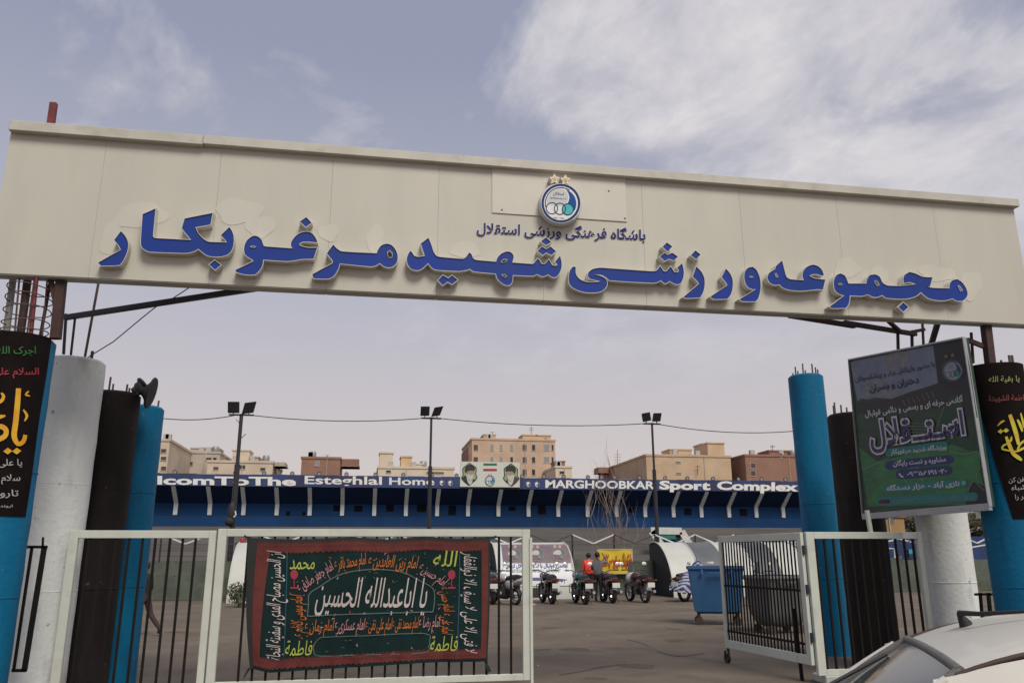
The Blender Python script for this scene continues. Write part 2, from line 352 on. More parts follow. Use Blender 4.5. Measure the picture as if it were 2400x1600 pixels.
M_egrey = mat('emblem_grey', (0.52, 0.53, 0.53), 0.5, var=0.05)
# ------------------------------------------------------------------ club emblem: drawn as flat print on any surface
EM = [M_white, M_enavy, M_eblue, M_egrey, M_teal, M_gold]
def emblem(mb, surf, c, r, rv=None, tilt=0.0, d=0.004, stars=True, cols=(0, 1, 2, 3, 4, 5), detail=True, disc=True):
    rv = rv or r; ct, st = cos(tilt), sin(tilt); W0, N0, B0, G0, T0, S0 = cols
    def fn(dd): return lambda x, y: surf(c[0] + r * x * ct + rv * y * st, c[1] - rv * y * ct + r * x * st, d + dd)
    circ = lambda cx, cy, q, n=28, a0=0.0, a1=2 * pi: [(cx + q * cos(a0 + (a1 - a0) * i / n), cy + q * sin(a0 + (a1 - a0) * i / n)) for i in range(n)]
    def ring(cx, cy, q0, q1, dd, m, n=30, a0=0.0, a1=2 * pi):
        f = fn(dd); mb.add([f(cx + q * cos(a0 + (a1 - a0) * i / n), cy + q * sin(a0 + (a1 - a0) * i / n)) for q in (q0, q1) for i in range(n + 1)], [(i, i + 1, n + 2 + i, n + 1 + i) for i in range(n)], m)
    e = 0.0006 * max(1, r / 40) if detail else 0.012
    if disc: mb.poly([circ(0, 0, 0.98, 40)], fn(0), W0)
    ring(0, 0, 0.84, 0.96, e, N0, 40)
    ring(0, 0, 0.74, 0.79, e, N0, 30, radians(60), radians(200))
    mb.poly([smooth_loop([(-.66, -.10), (-.70, .10), (-.60, .38), (-.38, .60), (-.08, .70), (.18, .62), (.32, .42), (.33, .18), (.24, -.02), (.10, -.12), (-.2, -.14)])], fn(e), G0)
    mb.poly([smooth_loop([(.20, .70), (.45, .58), (.66, .36), (.76, .05), (.73, -.25), (.60, -.42), (.42, -.10), (.26, -.12), (.36, .10), (.40, .30), (.33, .52)])], fn(e), B0)
    mb.poly([circ(.36, -.28, .27)], fn(2 * e), T0)
    for k, q in enumerate((-.42, -.03, .36)): ring(q, -.28, .255, .30, (3 + k) * e, N0, 24)
    if detail:
        for s, y, h, hw in (('استقلال', .40, .15, .26), ('ESTEGHLAL F.C', .20, .07, .40), ('1324 - 1945', -.76, .06, .26)):
            x0 = c[0] - hw * r * ct - 0.12 * r; y0 = c[1] - y * rv - hw * r * st
            ptext(mb, surf, s, (x0, y0), (x0 + 2 * hw * r * ct, y0 + 2 * hw * r * st), h * rv, 0.02, d + 2 * e, N0)
    if stars:
        for q in (-.22, .22):
            L = [(q + (.17 if i % 2 == 0 else .07) * sin(pi * i / 5), 1.17 + (.17 if i % 2 == 0 else .07) * cos(pi * i / 5)) for i in range(10)]; mb.poly([L], fn(2 * e), S0)
# ------------------------------------------------------------------ ground
m = MB(); m.grid(lambda a, b: V((-500 + 1000 * a, -60 + 1060 * b, 0)), 8, 8); structure(m.build('ground', M_asph))
M_turf = mat('turf', (0.035, 0.075, 0.025), 0.95, var=0.3, scale=0.4)
m = MB(); m.box((-70, 38, 0.004), (70, 77, 0.012)); structure(m.build('pitch', M_turf))
YG, YS = 10.31, 8.93                                   # gate plane, front of the big sign
M_crack = mat('asphalt_repair', (0.075, 0.062, 0.05), 0.95, var=0.3)
m = MB()
GZ = lambda u, v, d=0: onZ(u, v, 0.004)
for P, w in (([(1310, 1580), (1360, 1572), (1420, 1560), (1470, 1555)], 3), ([(1540, 1525), (1590, 1536), (1650, 1530)], 3), ([(1470, 1497), (1500, 1505), (1520, 1512)], 2.5), ([(1560, 1472), (1600, 1474)], 3), ([(1250, 1522), (1290, 1520)], 2)):
    pstroke(m, GZ, [(x, y, 0.5 + random.random()) for x, y in P], w, 0, 0, 5)
structure(m.build('asphalt_cracks', M_crack))
M_oil = mat('oil_stain', (0.112, 0.092, 0.075), .9, spec=.2, var=.3, scale=3)
m = MB()
for u, v, rx, ry in ((1350, 1520, 34, 4), (1500, 1560, 40, 5), (1580, 1500, 22, 2.5), (1290, 1470, 26, 2), (1450, 1450, 30, 1.6), (700, 1590, 30, 3), (420, 1480, 30, 2.5), (1400, 1588, 26, 3)):
    m.add([onZ(u + rx * cos(a) * (1 + .25 * sin(3 * a + u)), v + ry * sin(a) * (1 + .3 * cos(2 * a + u)), .003) for a in [2 * pi * k / 20 for k in range(20)]], [tuple(range(20))])
structure(m.build('oil_stains', M_oil))
M_lit = mat('litter_paper', (.5, .48, .44), .8)
for u, v, w_ in ((1248, 1417, 16), (1262, 1560, 5), (1380, 1490, 4), (690, 1470, 5)):
    q = onZ(u, v); m = MB(); k = w_ / 1900 * q.y; m.add([q + V((-k / 2, 0, .004)), q + V((k / 2, .03, .004)), q + V((k / 2 - .02, .12, .03)), q + V((-k / 2 + .03, .10, .012))], [(0, 1, 2, 3)]); tag(m.build('litter', M_lit), 'scrap of pale litter lying on the yard asphalt', 'litter', 'scraps of litter on the asphalt')
xr0 = onY(1930, 1575, YG).x; xr1 = onY(2170, 1575, YG).x
m = MB(); m.box((xr0, YG - 0.06, 0), (xr1, YG + 0.30, 0.10)); structure(m.build('kerb', mat('kerb_paint', (0.52, 0.52, 0.48), 0.8, var=0.25, scale=5), bevel=0.012))
# ------------------------------------------------------------------ pillars
def pillar(label, ueL, v, side, cy, r, vtop, mt, stubs, group, utop=None):
    p = onY(ueL, v, cy); az = atan2(p.x, p.y); cx = p.x - side * r / cos(az) * 1.0
    q = onY(utop or ueL, vtop, cy - (r if True else 0)); h = q.z
    t = thing('pillar', label, 'pillar', (cx, cy, 0), group)
    b = MB(); wob = [random.uniform(-.004, .004) for _ in range(24)]; zs_ = [0] + [h * k / 16 for k in range(1, 16)] + [h - .03]
    b.lathe([(r + wob[k], z) for k, z in enumerate(zs_)] + [(r - 0.03, h)], (cx, cy, 0), 56); b.build('shaft', mt, t, 40)
    for z in (1.22, 2.44):
        if z < h - .4: b = MB(); b.lathe([(r - .01, z - .012), (r + .0042, z - .005), (r + .0046, z + .003), (r - .01, z + .012)], (cx, cy, 0), 56, caps=False); b.build('casting_seam', mt, t, 40)
    for k, (a, rr, l, w) in enumerate(stubs):
        b = MB(); x, y = cx + rr * r * cos(a), cy + rr * r * sin(a); b.tube([(x, y, h - 0.05), (x + 0.004, y, h + l)], w, 8); b.build('rebar_stub', M_rebar, t, 40)
    return t, cx, cy, h
st = lambda n, l=0.12, w=0.013, s=0: [(2 * pi * (k + random.random() * .3) / n + s, 0.72, l * random.uniform(.5, 1.2), w) for k in range(n)]
GP = 'painted round concrete pillars flanking the entrance'
PBL = pillar('blue concrete pillar behind the black banner, leftmost of all', 70, 1240, 1, 9.12, 0.35, 776, M_bpil, [], GP, 60)
PWL = pillar('white concrete pillar left of the gate, beside the black banner with yellow letters', 200, 1243, 1, 10.69, 0.35, 832, M_wpil, [(-0.6, .8, .1, .02)], GP, 190)
PKL = pillar('dark brown pillar carrying the horn loudspeaker', 311, 1100, 1, 11.37, 0.32, 912, M_kpil, st(7, .15), GP, 270)
PBK = pillar('blue pillar left of the grandstand, beside the loudspeaker', 371, 1100, 1, 12.02, 0.32, 946, M_bpil, st(5, .16), GP, 360)
PBR = pillar('blue concrete pillar wrapped in black banner, rightmost of all', 2302, 1230, -1, 8.95, 0.35, 846, M_bpil, [(-0.3, .7, .16, .016), (-1.0, .75, .12, .014), (0.3, .7, .13, .014)], GP, 2330)
PWR = pillar('white concrete pillar beneath the academy billboard', 2144, 1220, -1, 10.66, 0.34, 905, M_wpil, [], GP, 2170)
PKR = pillar('dark brown pillar half hidden behind the academy billboard', 1967, 1260, -1, 11.75, 0.345, 962, M_kpil, st(7, .2), GP, 1985)
PBI = pillar('tallest blue pillar, just left of the dark brown pillar and billboard', 1846, 881, -1, 13.2, 0.30, 872, M_bpil, st(8, .16), GP, 1890)
# rebar cage on the leftmost pillar, between pillar top and sign
zb = 4.50
t = PBL[0]; cx, cy, hB = PBL[1:]
for (u0, u1, w, mt) in ((32, 17, .036, M_conc), (46, 38, .010, M_rebar), (66, 50, .042, M_rust), (86, 75, .022, M_dred), (82, 66, .009, M_rebar), (120, 96, .018, M_rust), (112, 103, .009, M_rebar)):
    b = MB(); yy = cy + random.uniform(-.2, .2); p = onY(u0, 645, yy); q = onY(u1, 772, yy); b.tube([(q.x, yy, hB - 0.08), (q.x * .45 + p.x * .55 + random.uniform(-.006, .006), yy, (hB + zb) / 2), (p.x, yy, zb + 0.05)], w, 10); b.build('rebar', mt, t, 40)
for k, z in enumerate((3.93, 4.02, 4.16, 4.29, 4.40)):
    b = MB(); x0 = onY(16, 700, cy).x; x1 = onY(122, 700, cy).x; mx = (x0 + x1) / 2; rx = (x1 - x0) / 2
    b.tube([(mx + rx * cos(a), cy + .24 * sin(a), z + .012 * sin(a + k) + .008 * cos(2 * a + k)) for a in [2 * pi * i / 20 for i in range(21)]], .006, 6); b.build('hoop', M_rebar, t, 50)
# steel holding the sign
def steel(name, label, cat, segs, mt, group=None):
    p0 = V(segs[0][0]); t = thing(name, label, cat, p0, group)
    for nm, p, q, w, h in [(s[2], s[0], s[1], s[3], s[4]) for s in segs]:
        b = MB(); b.beam(p, q, w, h); b.build(nm, mt, t, bevel=0.004)
    return t
def P3(u, v, y): return onY(u, v, y)
a = P3(131, 789, 9.05); steel('steel_post', 'dark red steel post under the left end of the sign', 'post', [((a.x, 9.05, PBL[3]), (P3(144, 652, 9.05).x, 9.05, 4.6), 'shaft', .095, .09), (P3(118, 652, 9.05), P3(136, 730, 9.05), 'gusset', .05, .05)], M_rust)
a = P3(2320, 850, 9.05); steel('steel_post', 'dark steel post standing on the rightmost pillar under the sign', 'post', [((a.x, 9.05, PBR[3] - .02), (P3(2311, 762, 9.05).x, 9.05, 4.6), 'shaft', .10, .10), (P3(2266, 796, 9.15), P3(2312, 814, 9.07), 'arm', .05, .06), (P3(2281, 851, 9.2), P3(2276, 779, 9.2), 'rod', .03, .03)], M_rust)
steel('steel_brace', 'long dark square tube brace running up to the sign above the white pillar', 'brace', [(P3(153, 744, 10.2), P3(625, 672, 9.12), 'tube', .06, .06), ((P3(176, 745, 10.2)), (P3(166, 832, 10.2)), 'rod', .024, .024), (P3(155, 735, 10.3), P3(149, 830, 10.3), 'rod', .03, .03)], M_dsteel)
a = P3(199, 836, 10.45); steel('steel_rod', 'thin rusty rod rising from the white pillar to the sign', 'rod', [(a, P3(235, 640, 10.45), 'rod', .026, .026)], M_rebar)
steel('steel_brace', 'rusty jointed brace under the right end of the sign, above the billboard', 'brace', [(P3(1850, 739, 9.12), P3(2003, 764, 9.6), 'tube', .06, .06), (P3(1978, 756, 9.63), P3(2146, 783, 10.2), 'tube', .06, .06), (P3(2082, 752, 9.9), P3(2111, 778, 10.05), 'strut', .05, .05), (P3(2104, 775, 10.1), P3(2107, 905, 10.1), 'rod', .035, .035),
    (P3(2137, 776, 10.2), P3(2140, 905, 10.2), 'rod', .035, .035), (P3(2134, 778, 10.2), P3(2167, 772, 10.25), 'link', .04, .045), (P3(2162, 758, 10.25), P3(2169, 905, 10.25), 'rod', .03, .03), (P3(2199, 752, 9.3), P3(2176, 830, 10.2), 'strut', .065, .065)], M_rust)
b = MB(); b.tube([P3(206, 837, 10.3), P3(265, 801, 10.0), P3(287, 783, 9.9), P3(335, 743, 9.7), P3(364, 720, 9.6), P3(383, 706, 9.55), P3(405, 699, 9.5), P3(462, 662, 9.2)], .007, 6)
tag(b.build('loose_wire', M_dsteel, None, 50), 'thin loose wire hanging from the sign to the white pillar', 'wire')
p = onY(123, 262, 9.1); q = onY(119, 300, 9.1); b = MB(); b.beam((q.x, 9.1, 6.0), (p.x, 9.1, onY(124, 242, 9.1).z), .075, .06); tag(b.build('steel_stub', M_dred, None, bevel=.004), 'dark red steel stub poking up above the left end of the sign', 'steel stub')
# horn loudspeakers on the dark pillar
t = thing('horn_loudspeaker', 'two black horn loudspeakers on top of the dark brown pillar', 'loudspeaker', (PKL[1], PKL[2], PKL[3]))
def horn(p, q, r0, r1, nm):
    p = V(p); q = V(q); b = MB(); b.tube([p, p + (q - p) * .3, p + (q - p) * .55, p + (q - p) * .8, q], [r0, r0 * 1.1, r0 * 1.7, r1 * .72, r1], 20); b.tube([q, q + (q - p).normalized() * .02], [r1 * 1.04, r1], 20); b.build(nm, M_black, t, 40)
b = MB(); k = PKL[2] - .1; b.beam(P3(322, 925, k), P3(326, 905, k), .05, .05); b.build('bracket', M_dsteel, t)
q = P3(329, 914, k); horn(q, q + V((.13, .004, -.03)), .06, .205, 'horn'); q = P3(312, 918, k); horn(q, q + V((.10, .05, .09)), .05, .12, 'horn')
# ------------------------------------------------------------------ the big sign
ZB, ZT = 4.51, 6.26
SX0 = onY(25, 311, YS).x; SX1 = onY(2377, 495, YS).x
SG = thing('entrance_sign', 'long cream sign beam over the gate with raised blue Persian lettering', 'sign', ((SX0 + SX1) / 2, YS, ZB))
b = MB(); b.box((SX0 + .01, YS + .012, ZB + .008), (SX1 - .01, YS + .15, ZT - .01)); b.build('core', M_alud, SG)
xs = [SX0] + [onY(u, 690, YS).x for u in (201, 487, 763, 1023, 1274, 1515, 1751, 1984, 2215)] + [SX1]
for i in range(len(xs) - 1):
    b = MB(); y = YS + random.uniform(0, .0015); b.box((xs[i] + .0007, y, ZB), (xs[i + 1] - .0007, YS + .01, ZT)); b.build('panel', M_alu, SG, bevel=.0015)
    b = MB(); b.box((xs[i] + .002, YS + .0115, ZB - .012), (xs[i + 1] - .002, YS + .165, ZB + .004)); b.build('underside_trim', M_trim, SG, bevel=.002)
xc = onY(474, 340, YS - .08).x; zc0 = onY(20, 302, YS - .08).z; zc1 = onY(20, 282, YS - .08).z
b = MB(); b.box((onY(20, 300, YS - .08).x, YS - .085, zc0 - .012), (xc, YS + .20, zc1 + .006)); b.build('coping', M_trim, SG, bevel=.006)
b = MB(); b.box((xc + .002, YS - .08, zc0 + .002), (onY(2389, 475, YS - .08).x, YS + .20, zc1 + .012)); b.build('coping', M_trim, SG, bevel=.006)
b = MB(); s_ = Plane(YS); px0 = onY(1153, 450, YS); px1 = onY(1467, 475, YS)
zl = (onY(1153, 500, YS).z + onY(1467, 520, YS).z) / 2
b.box((px0.x, YS - .012, zl), (px1.x, YS - .001, ZT - .02)); b.build('backing_plate', M_plate, SG, bevel=.002)
for u, v in ((1176, 493), (1426, 449), (1464, 513)): b = MB(); pdot(b, s_, (u, v), 2.2, .014, 0, 8); b.build('rivet', M_dsteel, SG)
LETTERS = []
def L(ox, oy, k, *loops): LETTERS.append([[(ox + x * k, oy + y * k) for x, y in l] for l in loops])
a = (220, 470, .15306)
L(*a, [(62,950),(410,755),(380,690),(310,605),(412,470),(470,530),(505,590),(525,660),(520,740),(500,810),(470,880),(430,945),(385,990),(110,1000)])
L(*a, [(745,210),(945,122),(905,540),(915,562),(945,575),(1488,603),(1345,425),(1390,275),(1820,190),(1785,370),(1555,410),(1600,500),(1680,590),(1740,625),(1790,635),(2035,640),(2010,600),(1945,530),(2075,405),(2120,480),(2142,570),(2140,660),(2120,740),(2090,790),(2040,830),(1960,855),(1860,860),(1760,850),(1700,820),(1600,740),(1540,775),(1450,800),(1380,805),(850,785),(780,755),(740,720),(718,670),(720,560)])
L(*a, [(1765,980),(1850,910),(1945,985),(1855,1060)])
a = (540, 490, .17857)
L(*a, [(62,800),(300,685),(290,665),(215,620),(185,580),(180,500),(205,430),(250,380),(310,350),(370,365),(410,410),(435,480),(460,490),(815,515),(795,480),(800,430),(840,370),(900,320),(990,295),(1060,310),(1100,350),(1130,400),(1140,440),(1040,430),(950,430),(905,455),(915,480),(1010,505),(1140,505),(1090,655),(1000,655),(920,660),(840,675),(740,685),(430,665),(425,720),(400,780),(360,830),(320,860),(200,860),(80,830)], [(255,492),(300,480),(340,495),(300,508)])
L(*a, [(912,165),(995,105),(1065,180),(990,235)])
L(*a, [(1075,855),(1340,710),(1345,680),(1265,580),(1350,465),(1400,520),(1460,555),(1920,580),(1945,520),(1985,475),(2050,455),(2110,470),(2160,520),(2190,590),(2195,660),(2170,720),(2120,760),(2060,765),(2010,750),(1965,710),(1900,745),(1840,755),(1435,715),(1420,770),(1380,850),(1340,890),(1280,915),(1090,910)], [(2060,560),(2095,540),(2130,580),(2125,630),(2095,645),(2065,610)])
a = (930, 530, .17007)
L(*a, [(190,340),(215,370),(240,410),(290,422),(385,410),(330,240),(437,160),(480,270),(510,360),(550,410),(600,425),(910,450),(950,430),(1000,362),(1030,390),(1050,440),(1090,465),(1370,490),(1390,430),(1440,380),(1520,348),(1580,365),(1610,410),(1600,470),(1590,500),(1870,520),(1900,500),(1940,445),(1970,470),(1990,515),(2030,525),(2060,500),(2095,455),(2115,490),(2140,535),(2180,545),(2215,535),(2180,490),(2250,410),(2270,490),(2270,570),(2245,640),(2200,700),(2150,705),(2085,665),(2030,690),(1990,690),(1935,660),(1880,685),(1600,675),(1590,770),(1550,815),(1490,810),(1430,770),(1385,720),(1365,655),(1060,625),(1005,590),(940,610),(860,620),(560,605),(490,580),(430,510),(380,560),(310,605),(220,600),(170,560),(145,510),(138,450),(160,380)],
  [(1430,495),(1470,455),(1525,455),(1510,490),(1460,505)], [(1440,665),(1490,660),(1520,690),(1495,710),(1460,690)])
L(*a, [(565,745),(635,675),(710,720),(760,675),(840,740),(760,800),(700,765),(635,815)])
L(*a, [(1985,210),(2055,155),(2130,220),(2055,265)])
L(*a, [(1940,345),(2000,280),(2060,315),(2120,280),(2195,345),(2130,400),(2060,365),(2010,400)])
a = (1310, 540, .20833)
L(*a, [(160,405),(188,412),(190,480),(215,530),(260,562),(330,582),(470,574),(345,545),(325,510),(335,470),(380,435),(460,420),(550,425),(1060,460),(1100,450),(1140,398),(1160,430),(1180,460),(1210,460),(1235,430),(1260,405),(1280,440),(1300,470),(1340,470),(1350,450),(1330,420),(1385,370),(1405,450),(1400,530),(1375,590),(1340,605),(1300,600),(1245,570),(1200,600),(1180,590),(1145,560),(1100,585),(1040,590),(570,562),(530,530),(470,500),(400,498),(470,512),(520,538),(540,572),(540,620),(500,670),(440,695),(330,700),(230,680),(150,640),(115,590),(110,520),(125,450)])
L(*a, [(1165,185),(1215,135),(1275,180),(1225,240)])
L(*a, [(1135,295),(1185,250),(1225,275),(1275,250),(1340,295),(1290,340),(1240,320),(1190,345)])
L(*a, [(1400,750),(1575,600),(1555,570),(1505,520),(1545,405),(1600,460),(1635,530),(1640,610),(1625,690),(1590,755),(1430,762)])
L(*a, [(1485,280),(1535,225),(1595,270),(1545,325)])
L(*a, [(1705,745),(1895,615),(1875,580),(1830,525),(1880,430),(1930,490),(1955,560),(1955,640),(1935,720),(1895,770),(1735,772)])
L(*a, [(2030,775),(2220,660),(2180,662),(2130,640),(2100,600),(2085,530),(2095,460),(2130,420),(2180,410),(2220,440),(2255,510),(2270,600),(2265,690),(2240,770),(2210,800),(2060,797)], [(2140,525),(2165,508),(2190,525),(2165,532)])
a = (1760, 590, .22534)
L(*a, [(170,265),(190,220),(250,180),(260,150),(325,90),(345,170),(370,260),(410,285),(550,295),(535,250),(545,200),(580,160),(640,135),(700,150),(740,190),(760,240),(740,250),(690,235),(640,235),(610,250),(660,275),(775,290),(750,395),(700,390),(640,395),(560,405),(470,405),(370,390),(320,365),(300,340),(240,345),(190,315)], [(248,226),(265,222),(285,262),(262,268)])
L(*a, [(820,570),(970,455),(920,440),(880,410),(862,350),(865,290),(890,245),(930,225),(980,250),(1015,330),(1200,330),(1210,280),(1235,245),(1290,235),(1340,260),(1370,320),(1420,350),(1560,353),(1715,338),(1650,316),(1590,328),(1585,280),(1600,240),(1650,210),(1710,225),(1790,260),(1890,265),(1865,360),(1840,365),(1900,375),(2065,380),(2070,330),(2100,295),(2150,285),(2200,320),(2240,380),(2255,440),(2240,480),(2200,510),(2140,510),(2095,485),(2030,505),(1940,505),(1850,485),(1800,450),(1770,420),(1720,460),(1640,485),(1560,490),(1410,480),(1365,450),(1320,470),(1270,470),(1215,445),(1160,460),(1030,455),(1020,540),(990,585),(840,587)],
  [(1285,300),(1305,295),(1340,340),(1320,357),(1295,335)], [(2150,350),(2170,350),(2205,400),(2180,412)], [(905,337),(930,322),(955,337),(930,350)])
L(*a, [(1535,575),(1585,525),(1640,575),(1585,625)])
LD = 0.105                                             # the letters stand this far off the cladding
for i, loops in enumerate(LETTERS):
    b = MB(); YF = YS - LD; f = Plane(YF)
    dot = len(loops[0]) < 9
    ins = [l if dot else smooth_loop(l) for l in loops]
    outs = [grow(l, 1.25) for l in ins[:1]] + [grow(l, -0.8) for l in ins[1:]]
    for o_, i_ in zip(outs, ins):
        n = len(o_); vs = []
        for (lp, dd) in ((o_, -LD + .002), (o_, 0), (i_, 0), (i_, -.012)): vs += [f(x, y, 0) + V((0, -dd, 0)) for x, y in lp]
        for k in range(3): b.add(vs[k * n:(k + 2) * n], [(j, (j + 1) % n, n + (j + 1) % n, n + j) for j in range(n)], 1)
    b.poly(ins, lambda x, y: f(x, y, 0) + V((0, .012, 0)), 0)
    b.build('letter_dot' if dot else 'letter', [M_lblue, M_lwhite], SG)
b = MB()
for i, (u, v, ru, rv, rot) in enumerate(((330, 505, 62, 30, -.1), (262, 560, 26, 40, .2), (560, 495, 55, 30, 0), (610, 530, 36, 26, 0), (770, 545, 24, 20, 0), (880, 562, 20, 34, .1), (1090, 585, 34, 20, 0), (1985, 628, 30, 24, 0), (2060, 645, 22, 22, 0), (2195, 640, 44, 18, .15), (2275, 668, 26, 34, .2))):
    b = MB(); k_ = [1 + .10 * sin(3 * a + i) + .06 * sin(5 * a + 2 * i) for a in [2 * pi * k / 36 for k in range(36)]]   # pale shapes left on the cladding by older letters
    b.poly([[(u + k_[k] * (ru * cos(2 * pi * k / 36) * cos(rot) - rv * sin(2 * pi * k / 36) * sin(rot)), v + k_[k] * (ru * cos(2 * pi * k / 36) * sin(rot) + rv * sin(2 * pi * k / 36) * cos(rot))) for k in range(36)]], lambda x, y: s_(x, y, .0022 + .0001 * i), 0); b.build('faded_mark', M_ghost, SG)
# line of smaller lettering
b = MB(); A, B = (1116, 546), (1513, 563)
ptext(b, s_, 'باشگاه فرهنگی ورزشی استقلال', A, B, 23, .050, .006, 0, w0=glyphs(fa('باشگاه فرهنگی ورزشی استقلال'), .05)[2])
ptext(b, s_, 'باشگاه فرهنگی ورزشی استقلال', A, B, 23, .027, .009, 1, w0=glyphs(fa('باشگاه فرهنگی ورزشی استقلال'), .05)[2])
b.build('lettering', [M_white, M_navy], SG)
# emblem box
b = MB(); f = Plane(YS - .13); cc = (1314.5, 476.5); cr = 48.5
cen = f(*cc); R0 = (f(cc[0] + cr, cc[1]) - cen).length
b.lathe([(R0, .115), (R0, 0.0), (R0 * .97, -.012)], (cen.x, cen.y, cen.z), 48, 0, 'y'); EMB = b.build('emblem', mat('emblem_rim', (0.55, 0.56, 0.55), .35, var=.1), SG, 40)
b = MB(); f2 = Plane(cen.y - .014); emblem(b, f2, cc, cr * .98, None, .07, .001, False); b.build('emblem_print', EM, EMB)
b = MB()
for q, w in ((-1, 0), (1, 1)):
    c2 = (1312 + q * 12.5 + (1 if q > 0 else 0), 420.5 + q * 1.0)
    L2 = [(c2[0] + (13 if k % 2 == 0 else 6.5) * sin(pi * k / 5), c2[1] - (13 if k % 2 == 0 else 6.5) * cos(pi * k / 5)) for k in range(10)]
    b.prism(L2, lambda x, y, d: f(x, y, d), -.11, -.003 * w)
    L2 = [(c2[0] + (7 if k % 2 == 0 else 2.8) * sin(pi * k / 5), c2[1] - (7 if k % 2 == 0 else 2.8) * cos(pi * k / 5)) for k in range(10)]
    b.poly([L2], lambda x, y: f(x, y, .004), 1)
b.build('emblem_star', [mat('emblem_cream', (0.72, 0.66, 0.58), .5), M_gold], EMB)
# ------------------------------------------------------------------ gates
def gate_panel(label, xa, xb, za, zb, bars, lw, rw, parent_name='gate_leaf', group=None):
    t = thing(parent_name, label, 'gate', ((xa + xb) / 2, YG, 0), group)
    b = MB(); b.box((xa, YG - .03, za), (xa + lw, YG + .03, zb)); b.box((xb - rw, YG - .03, za), (xb, YG + .03, zb)); b.box((xa + lw, YG - .028, zb - .09), (xb - rw, YG + .028, zb)); b.box((xa + lw, YG - .028, za), (xb - rw, YG + .028, za + .075)); b.build('frame', M_wpaint, t, bevel=.005)
    for x in bars: b = MB(); b.box((x - .013, YG - .012, za + .07), (x + .013, YG + .012, zb - .085)); b.build('bar', M_bar, t)
    return t
Zt = onY(1243, 1240, YG).z; Zb = .15
XL0, XL1, XL2, XL3 = onY(163, 1260, YG).x, onY(507, 1260, YG).x, onY(511, 1260, YG).x, onY(1242, 1300, YG).x
g = gate_panel('narrow white framed gate panel with black bars, left of the green banner', XL0, XL1, Zb - .03, Zt - .02, [onY(u, 1262, YG).x for u in (210, 241, 273, 303, 335, 365, 399, 429, 459)], .10, .08)
x0 = onY(558, 1585, YG).x; x1 = onY(1198, 1582, YG).x
g = gate_panel('wide white framed gate leaf with black bars that carries the green banner', XL2, XL3, Zb, Zt, [x0 + (x1 - x0) * k / 21 for k in range(22)], .10, .10)
b = MB(); b.box((XL3 - .012, YG - .055, .03), (XL3 + .02, YG - .031, Zt - .1)); b.build('stop_strip', M_wpaint, g)
XR0, XR1 = onY(1887, 1260, YG).x, onY(2158, 1262, YG).x
g = gate_panel('fixed white framed panel with black bars under the academy billboard', XR0, XR1, .10, onY(1980, 1246, YG).z, [XR0 + .14 + .131 * k for k in range(int((XR1 - XR0 - .2) / .131) + 1)], .115, .07, 'fixed_fence_panel')
b = MB(); b.beam((onY(2040, 1240, YG + .02).x, YG + .02, onY(1980, 1247, YG).z), (onY(2030, 1180, YG + .02).x, YG + .02, onY(2030, 1195, YG).z), .05, .05); b.build('prop', M_wpaint, g, bevel=.004)
H = V((XR0 - .035, YG + .02, 0)); F = onZ(1704, 1552); F.z = 0; dF = (F - H).normalized(); nF = V((dF.y, -dF.x, 0)); LF = (F - H).length
t = thing('gate_leaf', 'white framed gate leaf with black bars standing open, on a caster', 'gate', H)
def gl(s, z): return H + dF * s + V((0, 0, z))
b = MB(); zt = Zt - .03; zf = .22
b.beam(gl(.05, zf), gl(.05, zt), .10, .05, up=nF); b.beam(gl(LF - .05, zf), gl(LF - .05, zt), .08, .05, up=nF)
b.beam(gl(.1, zt - .05), gl(LF - .09, zt - .05), .048, .10); b.beam(gl(.1, zf + .06), gl(LF - .09, zf + .06), .048, .12); b.build('frame', M_wpaint, t, bevel=.005)
nb = 25
for k in range(nb):
    b = MB(); s = .12 + (LF - .24) * k / (nb - 1); b.beam(gl(s, zf + .115), gl(s, zt - .095), .017, .017, up=nF); b.build('bar', M_bar, t)
for z in (1.14, .47): b = MB(); b.beam(gl(.1, z), gl(LF - .09, z), .026, .03); b.build('rail', M_bar, t)
for z in (.5, 1.1, 1.6): b = MB(); q = gl(-.012, z); b.tube([q, q + V((0, 0, .12))], .017, 10); b.build('hinge', M_dsteel, t, 40)
b = MB(); b.tube([gl(LF - .06, zf), gl(LF - .06, .17)], .022, 8); q = gl(LF - .02, .07)
for sg in (-1, 1): b.beam(q + nF * .03 * sg + V((0, 0, .11)), q + nF * .03 * sg, .035, .006)
ct = b.build('caster', M_dsteel, t); b = MB(); b.tube([q - nF * .022, q + nF * .022], .07, 20); b.build('caster_wheel', M_black, ct, 40)
b = MB(); b.beam(gl(.35, .9), gl(.28, .0), .04, .03); b.build('drop_bolt', M_bar, t)
def railing(label, L4, bars, y):
    t = thing('railing', label, 'railing', (onY(*L4[2], y).x, y, 0))
    b = MB(); b.beam(onY(*L4[0], y), onY(*L4[1], y), .03, .03); b.build('top_rail', M_bar, t)
    if len(L4) > 3: b = MB(); b.beam(onY(*L4[2], y), onY(*L4[3], y), .03, .03); b.build('bottom_rail', M_bar, t)
    for (p, q, w) in bars: b = MB(); b.beam(onY(*p, y), onY(*q, y), w, .03); b.build('bar', M_bar, t)
railing('narrow black railing between the white pillar and the blue pillar, at far left', [(64, 1281), (111, 1281), (28, 1570), (62, 1570)], [((75, 1281), (32, 1570), .024), ((104, 1281), (57, 1570), .05), ((101, 1258), (100, 1281), .015)], 9.75)
railing('short black railing between the white pillar and the rightmost blue pillar', [(2285, 1392), (2335, 1392), (2300, 1560), (2355, 1560)], [((2297, 1388), (2312, 1560), .03), ((2316, 1388), (2334, 1560), .04), ((2331, 1388), (2352, 1560), .03)], 9.8)
